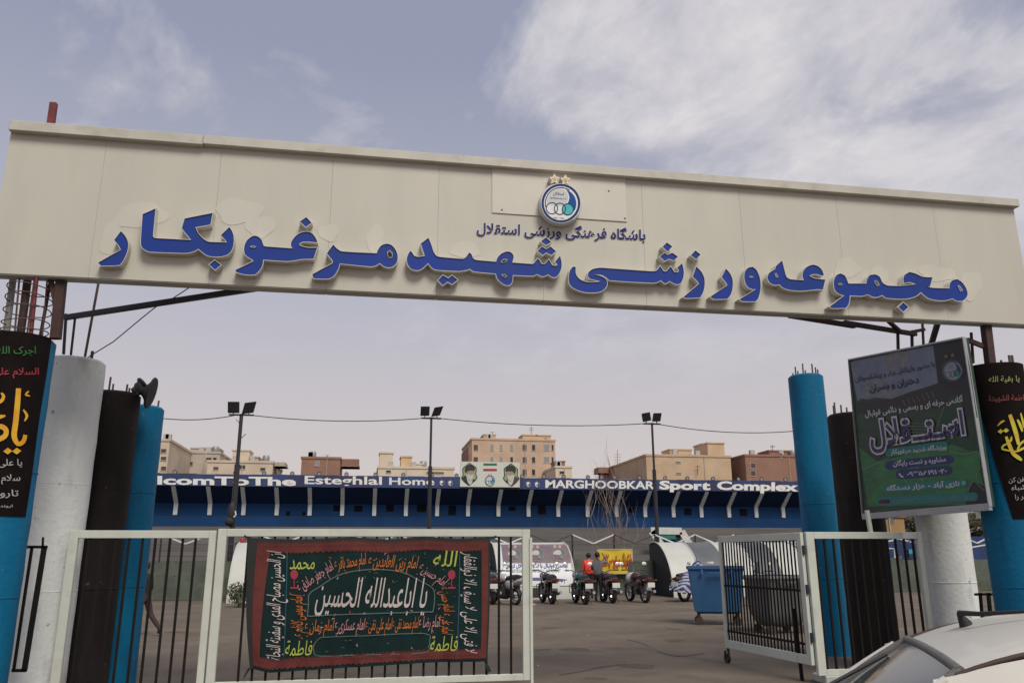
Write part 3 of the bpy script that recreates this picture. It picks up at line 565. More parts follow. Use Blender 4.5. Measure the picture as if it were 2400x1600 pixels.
# ------------------------------------------------------------------ printed colours
def ink(n, c, r=0.55): return mat(n, c, r, var=0.1, scale=9)
I_green = mat('ink_grass', (0.03, 0.20, 0.05), .5, col2=(0.016, 0.095, 0.04), scale=2.5, stretch=(1, 1, 3)); I_dkgreen = ink('ink_dark_green', (0.012, 0.05, 0.026)); I_night = ink('ink_night', (0.013, 0.013, 0.018))
I_dusk = mat('ink_dusk_sky', (0.17, 0.20, 0.285), .5, col2=(0.11, 0.135, 0.225), scale=3.0); I_cloud = mat('ink_cloud', (0.21, 0.215, 0.21), .5, col2=(0.12, 0.13, 0.17), scale=6)
I_tealp = ink('ink_teal_pill', (0.008, 0.17, 0.17)); I_navyp = ink('ink_navy_pill', (0.012, 0.028, 0.13)); I_text = ink('ink_pale_text', (0.52, 0.53, 0.53)); I_dtext = ink('ink_dark_text', (0.02, 0.02, 0.05))
I_purple = ink('ink_purple', (0.035, 0.025, 0.12)); I_line = ink('ink_pitch_line', (0.16, 0.24, 0.16)); I_red = ink('ink_red', (0.22, 0.02, 0.06)); I_stand = ink('ink_stand', (0.022, 0.02, 0.022))
# ------------------------------------------------------------------ academy billboard
pBR = onY(2322, 1187, 8.58); pBL = onZ(2024, 1210, pBR.z); dB = (pBR - pBL); dB.z = 0; dB.normalize(); nB = V((dB.y, -dB.x, 0))
BB = Face(pBR, nB); t = thing('billboard', 'football academy billboard with large purple lettering, propped beside the gate', 'billboard', (pBL + pBR) / 2)
TL, TR, BR, BL = (1991, 843), (2260, 791), (2322, 1187), (2024, 1210)
b = MB(); q = [BB(*p) for p in (TL, TR, BR, BL)]; b.add(q + [p - nB * .06 for p in q], [(0, 1, 2, 3), (7, 6, 5, 4), (0, 4, 5, 1), (1, 5, 6, 2), (2, 6, 7, 3), (3, 7, 4, 0)])
b.build('panel', mat('billboard_print', (0.018, 0.060, 0.022), .5, col2=(0.009, 0.022, 0.016), scale=2.2, stretch=(1, 1, 4)), t)
b = MB()
for k, w, o in (((0, 1), .022, .02), ((1, 2), .016, .02), ((2, 3), .085, .05), ((3, 0), .010, .02)): b.beam(q[k[0]] + nB * .004, q[k[1]] + nB * .004, *((.05, w) if k in ((0, 1), (2, 3)) else (.05, w)), up=(0, 0, 1) if k in ((0, 1), (2, 3)) else dB)
b.build('frame', mat('billboard_frame', (0.34, 0.36, 0.38), .4, metal=.3, var=.15), t, bevel=.003)
A = lambda x, y: (1990 + x * .14456, 790 + y * .14456); Bq = lambda x, y: (2000 + x * .14456, 1000 + y * .14456)
b = MB()
def pa(pts, d, m, fn=A): ppoly(b, BB, [fn(*p) for p in pts], d, m)
pa([(20, 400), (1370, 135), (1400, 400), (1445, 745), (1130, 845), (990, 885), (690, 1000), (520, 985), (430, 975), (300, 1010), (210, 990), (140, 1040), (90, 800)], .003, 0)
for cl in ([(555, 480), (580, 360), (660, 270), (800, 235), (930, 240), (985, 310), (940, 420), (830, 500), (700, 540)], [(330, 760), (420, 690), (540, 690), (590, 760), (500, 820), (400, 840)], [(60, 560), (110, 560), (130, 620), (80, 640)], [(180, 800), (300, 740), (330, 830), (250, 890)], [(120, 1000), (330, 890), (640, 850), (900, 830), (690, 985), (430, 960), (210, 985)]): pa(smooth_loop(cl, 80), .0045, 1)
pa([(1365, 130), (1870, 30), (1960, 480), (2030, 950), (1650, 950), (1445, 745)], .003, 2)
pa([(150, 1050), (690, 1005), (1445, 750), (2030, 950), (2090, 1300), (1900, 1300), (1480, 1140), (150, 1240)], .0034, 3)
for i in range(7): pstroke(b, BB, [A(870 + 78 * i, 1010 - 22 * i), A(920 + 78 * i, 1110 - 22 * i)], 1.1, .005, 6)
pa([(1440, 1450), (1560, 1110), (1640, 950), (1800, 930), (1850, 1100), (1760, 1500)], .0048, 4); pstroke(b, BB, [A(1440, 1450), A(1490, 1290), A(1550, 1115)], 1.2, .006, 6)
for i in range(4): pstroke(b, BB, [A(900, 1385 + 50 * i), A(1400, 1415 + 45 * i)], .9, .006, 6)
pa([(90, 330), (400, 560), (1700, 260), (2060, 400), (2060, 700), (2190, 1250), (240, 1290)], .003, 5, Bq)
pa([(1820, 1080), (1960, 880), (2140, 960), (2210, 1250), (1830, 1270)], .0045, 2, Bq); pa([(1450, 230), (1830, 180), (2040, 220), (2070, 380), (1900, 390)], .0045, 4, Bq)
for P_ in ([(180, 690), (380, 590), (600, 490)], [(1570, 395), (1740, 435), (1900, 430), (2020, 395)], [(2095, 610), (1995, 825), (2140, 950)], [(1860, 1060), (1955, 880), (2120, 1030)], [(630, 500), (680, 540)], [(835, 850), (880, 910)], [(1090, 840), (1160, 890)], [(1245, 880), (1255, 825)], [(1345, 1040), (1415, 1085)], [(870, 690), (1000, 655), (1110, 670)]): pstroke(b, BB, [Bq(*p) for p in P_], 1.5, .006, 6)
b.build('picture', [I_dusk, I_cloud, I_night, I_stand, I_dkgreen, I_green, I_line], t)
b = MB()
def pill(x0, y0, x1, y1, hh, m):
    p0 = V(Bq(x0, y0)); p1 = V(Bq(x1, y1)); hh *= .14456; e = (p1 - p0).normalized(); u = V((-e.y, e.x)); L_ = []
    for c, a0 in ((p1, -90), (p0, 90)):
        for i in range(9): a_ = radians(a0 + 180 * i / 8); L_.append(c + e * hh * cos(a_) + u * hh * sin(a_))
    ppoly(b, BB, [(p.x, p.y) for p in L_], .0065, m)
pill(590, 420, 1480, 300, 65, 0); pill(590, 620, 1560, 525, 72, 1); pill(770, 770, 1530, 700, 78, 1); pill(560, 1000, 1790, 915, 70, 0); pill(450, 1210, 1960, 1130, 70, 0); pill(450, 1215, 570, 1208, 32, 2)
b.build('text_band', [I_tealp, I_navyp, I_red], t)
I_TX = [I_text, I_dtext, I_purple, ink('ink_mid_text', (.16, .24, .25))]
for s, p, r_, h, bd, m in (('با حضور بازیکنان برتر و پیشکسوتان', A(110, 720), A(1400, 470), 11, .012, 1), ('دختران و پسران', A(345, 880), A(1140, 735), 15, .03, 1), ('آکادمی حرفه ای و رسمی و دائمی فوتبال', A(270, 1285), A(1865, 1040), 13, .03, 0),
    ('ورزشگاه شهید مرغوبکار', Bq(610, 440), Bq(1525, 355), 10, .03, 0), ('مشاوره و تست رایگان', Bq(655, 630), Bq(1515, 555), 11, .03, 0), ('۰۹۳۵۸۱۹۱۶۴۰', Bq(880, 800), Bq(1530, 745), 10, .03, 0), ('نازی آباد - هزار دستگاه', Bq(550, 1030), Bq(1735, 950), 11, .03, 0),
    ('AKADEMI.FOOTBALL.ESTEGHLAL.MARGHOBKAR', Bq(615, 1250), Bq(1970, 1178), 10, .0, 3)): b = MB(); ptext(b, BB, s, p, r_, h, bd, .009, 0); b.build('lettering', I_TX[m], t)
b = MB(); W_ = glyphs(fa('اسـتــقلال'), .03)[2]
for bd, d, m in ((.105, .0085, 1), (.075, .0105, 0), (.018, .0125, 2)): ptext(b, BB, 'اسـتــقلال', Bq(290, 305), Bq(1825, 108), 56, bd, d, m, 0, W_)
b.build('title_lettering', [I_text, I_dtext, I_purple], t)
b = MB(); pstroke(b, BB, [Bq(755, 750), Bq(775, 790), Bq(820, 815)], 4, .009, 0); b.build('phone_symbol', I_text, t)
b = MB(); pstroke(b, BB, [Bq(1800, 880, ), Bq(1825, 905), Bq(1800, 935), Bq(1775, 905), Bq(1800, 880)], 1.6, .009, 0); b.build('place_symbol', I_text, t)
b = MB(); emblem(b, BB, A(1688, 545), 25.5, None, -.12, .008, False, (0, 1, 2, 3, 4, 5))
for q_ in ((1580, 312), (1688, 292)):
    c2 = A(*q_); b.poly([[(c2[0] + (6 if k % 2 == 0 else 2.6) * sin(pi * k / 5), c2[1] - (6 if k % 2 == 0 else 2.6) * cos(pi * k / 5)) for k in range(10)]], lambda x, y: BB(x, y, .008), 5)
b.build('emblem', [ink('ink_emblem_white', (.28, .30, .34)), I_dtext, I_navyp, ink('ink_emblem_grey', (.26, .29, .33)), ink('ink_emblem_teal', (.03, .2, .2)), ink('ink_gold', (.2, .16, .06))], t)
for p in (Bq(1330, 1345), Bq(770, 1370), Bq(1800, 1330), Bq(150, 730), Bq(205, 1095)): b = MB(); pdot(b, BB, p, 1.3, .045 if p[1] > 1180 else .016, 0, 8); b.build('rivet', M_dsteel, t)
for p in (BB(2089, 1208), BB(2291, 1190)): b = MB(); b.box(p + V((-.02, -.01, -.12)), p + V((.02, .02, .02))); b.build('fixing_lug', M_wpaint, t)
# ------------------------------------------------------------------ black banners on the end pillars
M_cloth = mat('black_banner_cloth', (0.011, 0.008, 0.008), .9, spec=.08, var=.3, scale=6, bump=.15, bscale=25)
I_yel = mat('banner_yellow', (0.70, 0.47, 0.01), .6, col2=(0.60, 0.25, 0.01), scale=5); I_lime = mat('banner_lime', (0.50, 0.56, 0.03), .6, col2=(0.55, 0.30, 0.02), scale=7); I_grn = ink('banner_green', (0.01, 0.13, 0.015)); I_rd = ink('banner_red', (0.33, 0.012, 0.03)); I_wt = ink('banner_white', (0.36, 0.36, 0.35)); I_pale = ink('banner_pale', (0.26, 0.27, 0.09)); I_rd2 = ink('banner_dull_red', (0.20, 0.03, 0.025))
def drum_banner(label, P_, e_top, e_bot, side, span):
    tt, cx, cy, h = P_; r = .358; S_ = Drum(cx, cy, r)
    pt, pb = S_(*e_top), S_(*e_bot); at = atan2(pt.y - cy, pt.x - cx); ab = atan2(pb.y - cy, pb.x - cx); z0, z1 = pb.z, pt.z
    t = thing('fabric_banner', label, 'banner', (cx, cy - r, z0)); b = MB()
    b.grid(lambda a, c: V((cx + (r + .004 * sin(9 * c + 5 * a)) * cos((ab + (at - ab) * c) - side * span * a), cy + (r + .004 * sin(9 * c + 5 * a)) * sin((ab + (at - ab) * c) - side * span * a), z0 + (z1 - z0) * c)), 36, 12)
    b.build('cloth', M_cloth, t, 60); return t, Drum(cx, cy, r + .006)
t, SB = drum_banner('black hanging banner with big yellow calligraphy on the leftmost pillar', PBL, (121, 793), (60, 1211), 1, 2.5)
k = .2807; G = lambda x, y, *o_: (x * k, 780 + y * k, *o_)
b = MB()
pstroke(b, SB, [G(*p) for p in ((155, 462, .9), (145, 600, 1), (130, 750, 1), (118, 860, 1), (150, 925, .8), (195, 905, .8), (212, 850, .7))], 13, .004, 0)
pstroke(b, SB, [G(*p) for p in ((195, 640, .5), (225, 690, 1), (205, 735, .4))], 7, .004, 0); pstroke(b, SB, [G(*p) for p in ((240, 485, .6), (215, 515, 1), (250, 525, .5))], 5, .004, 0)
for c2 in ((65, 985), (140, 985)): b.add([SB(*G(c2[0] + dx, c2[1] + dy), .004) for dx, dy in ((-38, 2), (0, -28), (38, -2), (0, 28))], [(0, 1, 2, 3)], 0)
pstroke(b, SB, [G(*p) for p in ((-60, 690, .7), (-10, 700, 1), (45, 690, .3))], 11, .004, 0); pstroke(b, SB, [G(*p) for p in ((-80, 560, .5), (0, 575, 1), (30, 530, 1), (10, 500, .5))], 8, .004, 0)
pstroke(b, SB, [G(*p) for p in ((-90, 900), (-20, 890), (40, 860), (50, 810), (10, 780), (-40, 800), (-50, 850), (-10, 890))], 12, .0045, 0)
b.build('calligraphy', I_yel, t)
for s, x0, x1, y, h, mt in (('اجرک الله', -30, 300, 172, 17, I_grn), ('السلام علی', -60, 325, 347, 16, I_rd), ('یا علی', -15, 185, 1105, 15, I_wt), ('سلام', 10, 170, 1232, 15, I_wt), ('تارو', 0, 155, 1360, 15, I_wt), ('اروند', 0, 105, 1452, 6, I_wt)): b = MB(); ptext(b, SB, s, G(x0, y), G(x1, y), h, .01, .004, 0); b.build('lettering', mt, t)
t, SB = drum_banner('black hanging banner with lime green calligraphy on the rightmost pillar', PBR, (2268, 859), (2374, 1216), -1, 2.6)
k2 = .2549; G = lambda x, y, *o_: (2270 + x * k2, 840 + y * k2, *o_)
b = MB()
for P_, w in (([(380, 515, .8), (410, 600, 1), (440, 700, 1), (460, 790, .7)], 10), ([(345, 715, .6), (370, 780, 1), (410, 870, 1), (460, 910, 1), (490, 935, .5)], 9), ([(395, 715, .5), (390, 750, 1), (370, 760, .6)], 6), ([(360, 780, .6), (320, 800, .8), (310, 830, .8), (350, 840, .7), (400, 850, .6), (450, 850, .8), (500, 825, 1), (560, 800, .8)], 5.5), ([(450, 840, .7), (480, 780, .9), (540, 740, .8)], 6), ([(480, 500, .5), (500, 580, .9), (515, 640, .7)], 6), ([(450, 560, .6), (480, 620, 1), (495, 670, .5)], 7), ([(265, 620, .3), (300, 585, 1), (330, 570, .6)], 5)):
    pstroke(b, SB, [G(*p) for p in P_], w, .004, 0)
for c2 in ((295, 668), (345, 660)): b.add([SB(*G(c2[0] + dx, c2[1] + dy), .004) for dx, dy in ((-28, 2), (0, -22), (28, -2), (0, 22))], [(0, 1, 2, 3)], 0)
b.build('calligraphy', I_lime, t)
for s, x0, x1, y, h, mt in (('یا بقیة الله', 185, 470, 215, 13, I_pale), ('فاطمة الشهیدة', 185, 540, 390, 13, I_rd2), ('کفن کن', 370, 540, 1135, 11, I_wt), ('شباه', 395, 530, 1208, 11, I_wt), ('گیر را', 430, 560, 1290, 11, I_wt)): b = MB(); ptext(b, SB, s, G(x0, y), G(x1, y - 10), h, .01, .004, 0); b.build('lettering', mt, t)
# ------------------------------------------------------------------ green cloth banner tied to the wide gate leaf
rip = lambda x, z: .012 * sin(5.1 * x + 1.3 * z) + .010 * sin(2.3 * x - 4.0 * z + 1) + .006 * sin(11 * x + 3 * z) + .012 * sin(23 * x + 2.2 * sin(3 * z)) * min(1, max(0, (.8 - z) / .6) + .25)
CS = Plane(YG - .065, rip); g2 = lambda x, y, *o_: (560 + x * .2976, 1230 + y * .2976, *o_)
t = thing('cloth_banner', 'dark green embroidered cloth banner with red border, tied to the white gate leaf', 'banner', onY(870, 1410, YG))
top = [(75, 100), (480, 112), (895, 92), (1180, 112), (1460, 88), (1720, 108), (1978, 92)]; bot = [(85, 1125), (250, 1160), (700, 1132), (1100, 1105), (1500, 1080), (1750, 1075), (1955, 1070)]
def interp(L_, a):
    x = a * (len(L_) - 1); i = min(int(x), len(L_) - 2); f_ = x - i; f_ = f_ * f_ * (3 - 2 * f_) * .4 + f_ * .6; return (L_[i][0] + (L_[i + 1][0] - L_[i][0]) * f_, L_[i][1] + (L_[i + 1][1] - L_[i][1]) * f_)
M_gcl = mat('green_banner_cloth', (0.004, 0.021, 0.021), .8, spec=.2, var=.3, scale=5, bump=.2, bscale=140); M_kcl = mat('dark_banner_hem', (0.016, 0.018, 0.017), .8, var=.2)
def cl_xy(a, c): p = interp(top, a); q = interp(bot, a); return g2(p[0] + (q[0] - p[0]) * c - 22 * sin(pi * c) * (1 - a) + 8 * sin(pi * c) * a, p[1] + (q[1] - p[1]) * c)
b = MB(); b.grid(lambda a, c: CS(*cl_xy(a, c), 0), 150, 40); b.build('cloth', M_gcl, t, 80)
b = MB()
def band(a0, c0, a1, c1, d, m, n=40): b.grid(lambda p, q: CS(*cl_xy(a0 + (a1 - a0) * p, c0 + (c1 - c0) * q), d), 150 if a1 - a0 > .3 else 6, n if c1 - c0 > .3 else 3, m)
band(0, 0, .037, 1, .004, 1); band(.985, 0, 1, 1, .004, 1); band(0.037, 0, .985, .035, .004, 1)
for a0, c0, a1, c1 in ((.037, .035, .985, .098), (.037, .905, .985, .97), (.037, .098, .078, .905), (.950, .098, .985, .905)): band(a0, c0, a1, c1, .006, 0)
for (a0, c0, a1, c1, n_) in ((.04, .099, .98, .099, 60), (.04, .904, .98, .904, 60), (.04, .036, .98, .036, 60), (.04, .969, .98, .969, 60)):
    for i in range(n_):
        f0 = a0 + (a1 - a0) * i / n_; f1 = a0 + (a1 - a0) * (i + 1) / n_; e_ = .012 * (1 if c0 in (.036, .904) else 1)
        b.add([CS(*cl_xy(f0, c0 - e_ * .2), .0075), CS(*cl_xy((f0 + f1) / 2, c0 + (e_ if c0 < .1 and c0 > .05 or c0 > .95 else -e_)), .0075), CS(*cl_xy(f1, c0 - e_ * .2), .0075)], [(0, 1, 2)], 0)
b.build('border', [mat('banner_red_border', (0.135, 0.036, 0.028), .8, spec=.2, col2=(0.10, 0.024, 0.026), scale=9), M_kcl], t, 80)
C_or, C_pk, C_lm, C_wh, C_ln, C_rd, C_bl = CL_ = [ink('embroidery_' + n, c, .6) for n, c in (('orange', (.50, .13, .02)), ('pink', (.50, .22, .25)), ('lime', (.36, .42, .06)), ('white', (.52, .45, .44)), ('grey', (.085, .125, .115)), ('red', (.30, .02, .05)), ('blue', (.01, .07, .11)))]
b = MB()
for s, a_, b_, h, m, bd in (('یا اباعبدالله الحسین', (600, 640), (1468, 648), 64, 3, .012), ('امام محمد باقر ع', (755, 350), (1000, 305), 25, 0, .01), ('امام زین العابدین ع', (1012, 322), (1400, 340), 27, 0, .01), ('امام جعفر صادق ع', (480, 530), (748, 345), 22, 1, .01), ('امام حسین ع', (1405, 345), (1605, 480), 22, 1, .01),
    ('امام حسن ع', (1578, 490), (1618, 680), 22, 0, .01), ('امام علی ع', (1598, 690), (1600, 850), 24, 0, .01), ('امام موسی کاظم ع', (505, 880), (500, 555), 26, 0, .01), ('امام زمان ع', (515, 835), (742, 830), 25, 0, .01), ('امام عسکری ع', (752, 828), (985, 822), 25, 1, .01), ('امام علی نقی ع', (992, 825), (1200, 818), 25, 0, .01), ('امام محمد تقی ع', (1205, 818), (1410, 808), 25, 0, .01), ('امام رضا ع', (1415, 808), (1578, 800), 25, 1, .01),
    ('الله', (1522, 322), (1705, 325), 34, 2, .012), ('محمد', (398, 345), (592, 345), 30, 2, .012), ('فاطمة', (360, 1025), (570, 1022), 32, 2, .01), ('فاطمة', (1502, 992), (1715, 985), 32, 2, .01), ('لا فتی الا علی لا سیف الا ذوالفقار', (1772, 212), (1772, 992), 28, 3, .01), ('إن الحسین مصباح الهدی و سفینة النجاة'.replace('إ', 'ا'), (325, 1062), (330, 215), 30, 3, .01)):
    q_ = MB(); ptext(q_, CS, s, g2(*a_), g2(*b_), h * 1.08, bd * .2, .008, 0, .16); q_.build('lettering', CL_[m], t)
for c2 in ((435, 388), (1675, 388)):
    L_ = [(c2[0] + 30 * cos(a_), c2[1] + 38 * sin(a_)) for a_ in [2 * pi * i / 14 for i in range(14)]]; ppoly(b, CS, [g2(*p) for p in L_], .008, 5); pstroke(b, CS, [g2(c2[0], c2[1] + 30), g2(c2[0], c2[1] + 105)], 2, .008, 5); pstroke(b, CS, [g2(c2[0] - 30, c2[1] + 105), g2(c2[0] + 30, c2[1] + 105)], 4, .008, 5)
pstroke(b, CS, [g2(*p) for p in ((540, 716), (548, 620), (556, 540), (640, 480), (760, 405), (900, 362), (1100, 347), (1290, 372), (1430, 440), (1530, 502), (1540, 600), (1528, 682))], 2.4, .008, 4, 6); pstroke(b, CS, [g2(540, 716), g2(860, 700), g2(1200, 690), g2(1528, 682)], 2.6, .008, 4)
pstroke(b, CS, [g2(*p) for p in ((660, 882), (1000, 868), (1460, 852), (1500, 915), (1495, 950), (1450, 1004), (1000, 1018), (640, 1030), (590, 985), (592, 940), (630, 892), (660, 882))], 2.0, .008, 4, 4)
for x in (372, 1732): pstroke(b, CS, [g2(x + 8, 205), g2(x, 600), g2(x - 16, 1030)], 2.2, .0075, 6)
rg = random.Random(3)
for k in range(70):                                    # stitched sprigs filling the ground
    x, y = rg.uniform(400, 1700), rg.uniform(225, 1000)
    if 560 < x < 1520 and 470 < y < 660: continue
    a_ = rg.uniform(0, 6.28); pstroke(b, CS, [g2(x, y, .4), g2(x + 14 * cos(a_), y + 12 * sin(a_), 1), g2(x + 26 * cos(a_ + .7), y + 22 * sin(a_ + .7), .3)], 1.5, .0078, rg.choice((0, 1, 3, 4, 4, 6)))
for k in range(60):
    x = 150 + 1740 * k / 60; pstroke(b, CS, [g2(x, 178 - 14 * sin(x / 900), .4), g2(x + 10, 165 - 14 * sin(x / 900), 1), g2(x + 20, 176 - 14 * sin(x / 900), .4)], 2, .0085, 7); pstroke(b, CS, [g2(x, 1082 - x * .03, .4), g2(x + 10, 1070 - x * .03, 1), g2(x + 20, 1080 - x * .03, .4)], 2, .0085, 7)
b.build('embroidery', CL_ + [ink('embroidery_maroon', (.075, .014, .018), .8)], t)
b = MB()
pstroke(b, Plane(YG - .05), [g2(*p) for p in ((105, 115), (70, 100), (40, 82))], 5, 0, 0); pstroke(b, Plane(YG - .05), [g2(*p) for p in ((85, 1125, 1), (60, 1160, .7), (38, 1200, .4))], 7, 0, 0); pstroke(b, Plane(YG - .05), [g2(*p) for p in ((1940, 1070, .5), (1955, 1110, 1), (1975, 1155, 1.2))], 8, 0, 0); pstroke(b, Plane(YG - .05), [g2(*p) for p in ((1970, 105), (2000, 98), (2030, 90))], 6, 0, 0)
b.build('tie', M_kcl, t)
# ------------------------------------------------------------------ grandstand across the pitch
YF = 90.0; fz0 = (onY(369, 1137, YF).z + onY(1872, 1151.5, YF).z) / 2; fz1 = (onY(369, 1109, YF).z + onY(1872, 1127, YF).z) / 2
GX0, GX1 = onY(60, 1130, YF).x, onY(2250, 1130, YF).x; YW = YF + 2.4
zk = onY(1100, 1183, YW).z; zw = onY(1100, 1236, YW - .3).z
M_navyw = mat('navy_fascia', (0.026, 0.048, 0.145), .5, var=.35, scale=.25); M_navy2 = mat('navy_fascia_dark', (0.030, 0.032, 0.105), .5, var=.3, scale=.3)
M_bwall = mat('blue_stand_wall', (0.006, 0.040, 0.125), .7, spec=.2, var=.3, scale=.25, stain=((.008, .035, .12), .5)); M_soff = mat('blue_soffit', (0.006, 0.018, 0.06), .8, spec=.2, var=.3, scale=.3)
M_brk = mat('white_bracket', (0.60, 0.62, 0.63), .6, var=.15, scale=2); M_terr = mat('terrace_concrete', (0.125, 0.115, 0.112), .9, var=.3, scale=.3, stretch=(.2, 1, 3), stain=((.16, .15, .14), .6)); M_dark = mat('dark_opening', (0.006, 0.006, 0.010), .8, spec=.1)
GS = thing('grandstand', 'long blue grandstand with white English lettering along its roof edge', 'grandstand', ((GX0 + GX1) / 2, YF, 0))
b = MB(); b.box((GX0, YW, zw - .2), (GX1, YW + .4, fz1 - .2)); b.box((GX0, YW - .35, zw), (GX1, YW - .002, onY(1100, 1211, YW - .35).z)); b.build('wall', M_bwall, GS)
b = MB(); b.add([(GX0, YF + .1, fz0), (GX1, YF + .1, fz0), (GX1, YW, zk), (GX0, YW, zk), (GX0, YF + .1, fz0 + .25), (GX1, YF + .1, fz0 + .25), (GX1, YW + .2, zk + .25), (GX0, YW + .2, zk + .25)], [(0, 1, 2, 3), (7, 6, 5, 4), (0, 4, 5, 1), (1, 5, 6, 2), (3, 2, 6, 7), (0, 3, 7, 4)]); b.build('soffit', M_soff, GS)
b = MB(); b.box((GX0, YF + .16, fz1 - .3), (GX1, YW + 6, fz1 - .15)); b.build('roof', M_grey, GS)
npan = 58; wp = (GX1 - GX0) / npan
for i in range(npan):
    b = MB(); x = GX0 + wp * i; b.box((x + .012, YF + random.uniform(0, .03), fz0 - .02 * random.random()), (x + wp - .012, YF + .14, fz1 + random.uniform(-.02, .05)), 0); b.build('fascia_panel', M_navyw if random.random() < .6 else M_navy2, GS)
b = MB(); b.box((GX0, YF + .10, fz0 + .05), (GX1, YF + .15, fz1)); b.build('fascia_frame', M_brk, GS)
xa, xb = onY(412.7, 1190, YW).x, onY(1834, 1200, YW).x
for k in range(-4, 26):
    x = xa + (xb - xa) * k / 20
    if not GX0 < x < GX1: continue
    b = MB(); b.beam((x, YF + .2, fz0 - .03), (x, YW - .12, zk - .03), .42, .22); b.box((x - .21, YW - .26, onY(1100, 1209, YW - .3).z), (x + .21, YW - .01, zk - .02)); b.build('bracket', M_brk, GS)
for u, w, v0, v1 in ((675, 5, 1198, 1207), (712, 4, 1199, 1207), (790, 9, 1183, 1197), (840, 10, 1184, 1198), (914, 9, 1182, 1198), (988, 11, 1182, 1199), (1060, 9, 1184, 1206), (1200, 8, 1186, 1196), (1270, 9, 1183, 1204), (1612, 8, 1190, 1206), (1742, 8, 1192, 1208), (1480, 7, 1188, 1200)):
    p = onY(u - w, v1, YW); q = onY(u + w, v0, YW); b = MB(); b.box((p.x, YW - .03, p.z), (q.x, YW + .01, q.z)); b.build('window', M_dark, GS)
b = MB(); NS = 11; y0, y1 = 79.0, YW - .36; z1 = zw + .02
for i in range(NS): b.box((GX0, y0 + (y1 - y0) * i / NS, 0 if i == 0 else (z1 * i / NS) - .05), (GX1, y1 + .3, z1 * (i + 1) / NS))
b.build('terrace', M_terr, GS)
FS = Plane(YF - .03); b = MB()
W0 = glyphs('lcomToThe', .03)[2]; ww = glyphs('We', .03)[2]
ex = (693 - 369) / W0
for s, A_, B_, h, bd in (('We', (369 - ww * ex - 3, 1132), (366, 1132), 19, .035), ('lcomToThe', (369, 1134), (694, 1137), 19.5, .035), ('Esteghlal', (714, 1133), (895, 1135), 19, .02), ('Home', (912, 1135), (1018, 1136), 17, .02), ('MARGHOOBKAR', (1278, 1142), (1534, 1145), 18, .03), ('Sport', (1545, 1145), (1665, 1147), 19, .045), ('Complex', (1680, 1146), (1871, 1150), 19, .045)):
    b = MB(); ptext(b, FS, s, A_, B_, h, bd, .01, 0); b.build('lettering', M_white, GS)
for u, v in ((1035.5, 1129), (1055.5, 1129.5), (1238.5, 1132), (1258.5, 1132.5)): b = MB(); emblem(b, FS, (u, v + 2), 6.5, 7.5, 0, .01, True, (0, 1, 1, 0, 1, 2), False); b.build('emblem', [M_white, M_navy, I_rd], GS)
# portrait board on the roof edge
PB = thing('portrait_board', 'white board on the grandstand roof with two turbaned portraits and a flag', 'board', onY(1148, 1140, YF - .2)); PS = Plane(YF - .2)
h8 = lambda x, y: (1070 + x * .06803, 1070 + y * .06803)
p0 = PS(*h8(130, 160)); p1 = PS(*h8(2180, 1050)); b = MB(); b.box((p0.x, YF - .2, p1.z), (p1.x, YF - .06, p0.z)); b.build('panel', mat('white_board', (.56, .58, .53), .6, var=.06), PB)
b = MB(); e_ = .02
def hp(pts, d, m): ppoly(b, PS, [h8(*p) for p in smooth_loop(pts, 60)], d, m)
hp([(925, 225), (1390, 225), (1390, 300), (925, 300)], .02, 4); hp([(920, 410), (1390, 410), (1390, 490), (920, 490)], .02, 5)
for ox, mir in ((0, 1), (1440, -1)):
    X = (lambda x: x) if mir == 1 else (lambda x: 2320 - x)
    Q = lambda L_: [(X(x), y + (0 if mir == 1 else 25)) for x, y in L_]
    hp(Q([(440, 195), (560, 280), (690, 380), (680, 600), (720, 720), (620, 850), (420, 1000), (250, 860), (150, 720), (210, 620), (205, 400), (330, 290)]), .02, 0)
    hp(Q([(440, 230), (550, 310), (660, 400), (650, 620), (690, 720), (600, 830), (420, 960), (270, 840), (190, 720), (240, 620), (235, 420), (340, 320)]), .04, 1)
    hp(Q([(230, 680), (330, 640), (430, 760), (560, 760), (640, 800), (420, 980), (170, 760)]), .06, 0 if mir == 1 else 6)
    hp(Q([(330, 640), (400, 580), (560, 640), (560, 760), (520, 920), (440, 960), (380, 860)]), .08, 2)
    hp(Q([(370, 480), (590, 480), (600, 560), (570, 660), (480, 690), (400, 650)]), .10, 3)
    hp(Q([(385, 590), (450, 610), (480, 650), (540, 610), (590, 600), (560, 740), (480, 820), (410, 760)]), .12, 2)
    hp(Q([(280, 420), (340, 320), (460, 260), (570, 290), (630, 390), (620, 470), (480, 450), (370, 490), (310, 540)]), .12, 0)
b.build('portrait', [ink('p_black', (.022, .026, .022)), ink('p_olive', (.30, .34, .17)), ink('p_beard', (.50, .50, .47)), ink('p_skin', (.33, .24, .20)), ink('p_green', (.01, .16, .05)), ink('p_red', (.38, .02, .06)), ink('p_brown', (.07, .045, .04))], PB)
b = MB(); emblem(b, PS, h8(1150, 820), 12.2, 13, 0, .03, True, detail=False); b.build('emblem', EM, PB)
for k, u in enumerate((410, 552, 619, 685, 748, 812, 880, 945, 1012, 1070, 1224, 1275, 1321, 1378, 1410, 1440, 1499, 1559, 1611, 1671, 1731, 1785, 1841)):
    p = onY(u, 1110 + (u - 410) * .0118 - 4, YF + .3)
    t = thing('round_floodlight', 'small round black floodlight on the grandstand roof edge', 'floodlight', p, 'round floodlights along the grandstand roof')
    b = MB(); r = .23; b.lathe([(r * .75, .0), (r, -.06), (r, .12), (r * .5, .2)], p, 16, 0, 'y', False); b.tube([p + V((0, .05, -.2)), p + V((0, .05, -.55))], .04, 6); b.build('housing', M_dsteel, t, 40)
    b = MB(); b.lathe([(r * .74, -.01), (.01, .0)], p, 16, 0, 'y'); b.build('lens', M_grey, t)
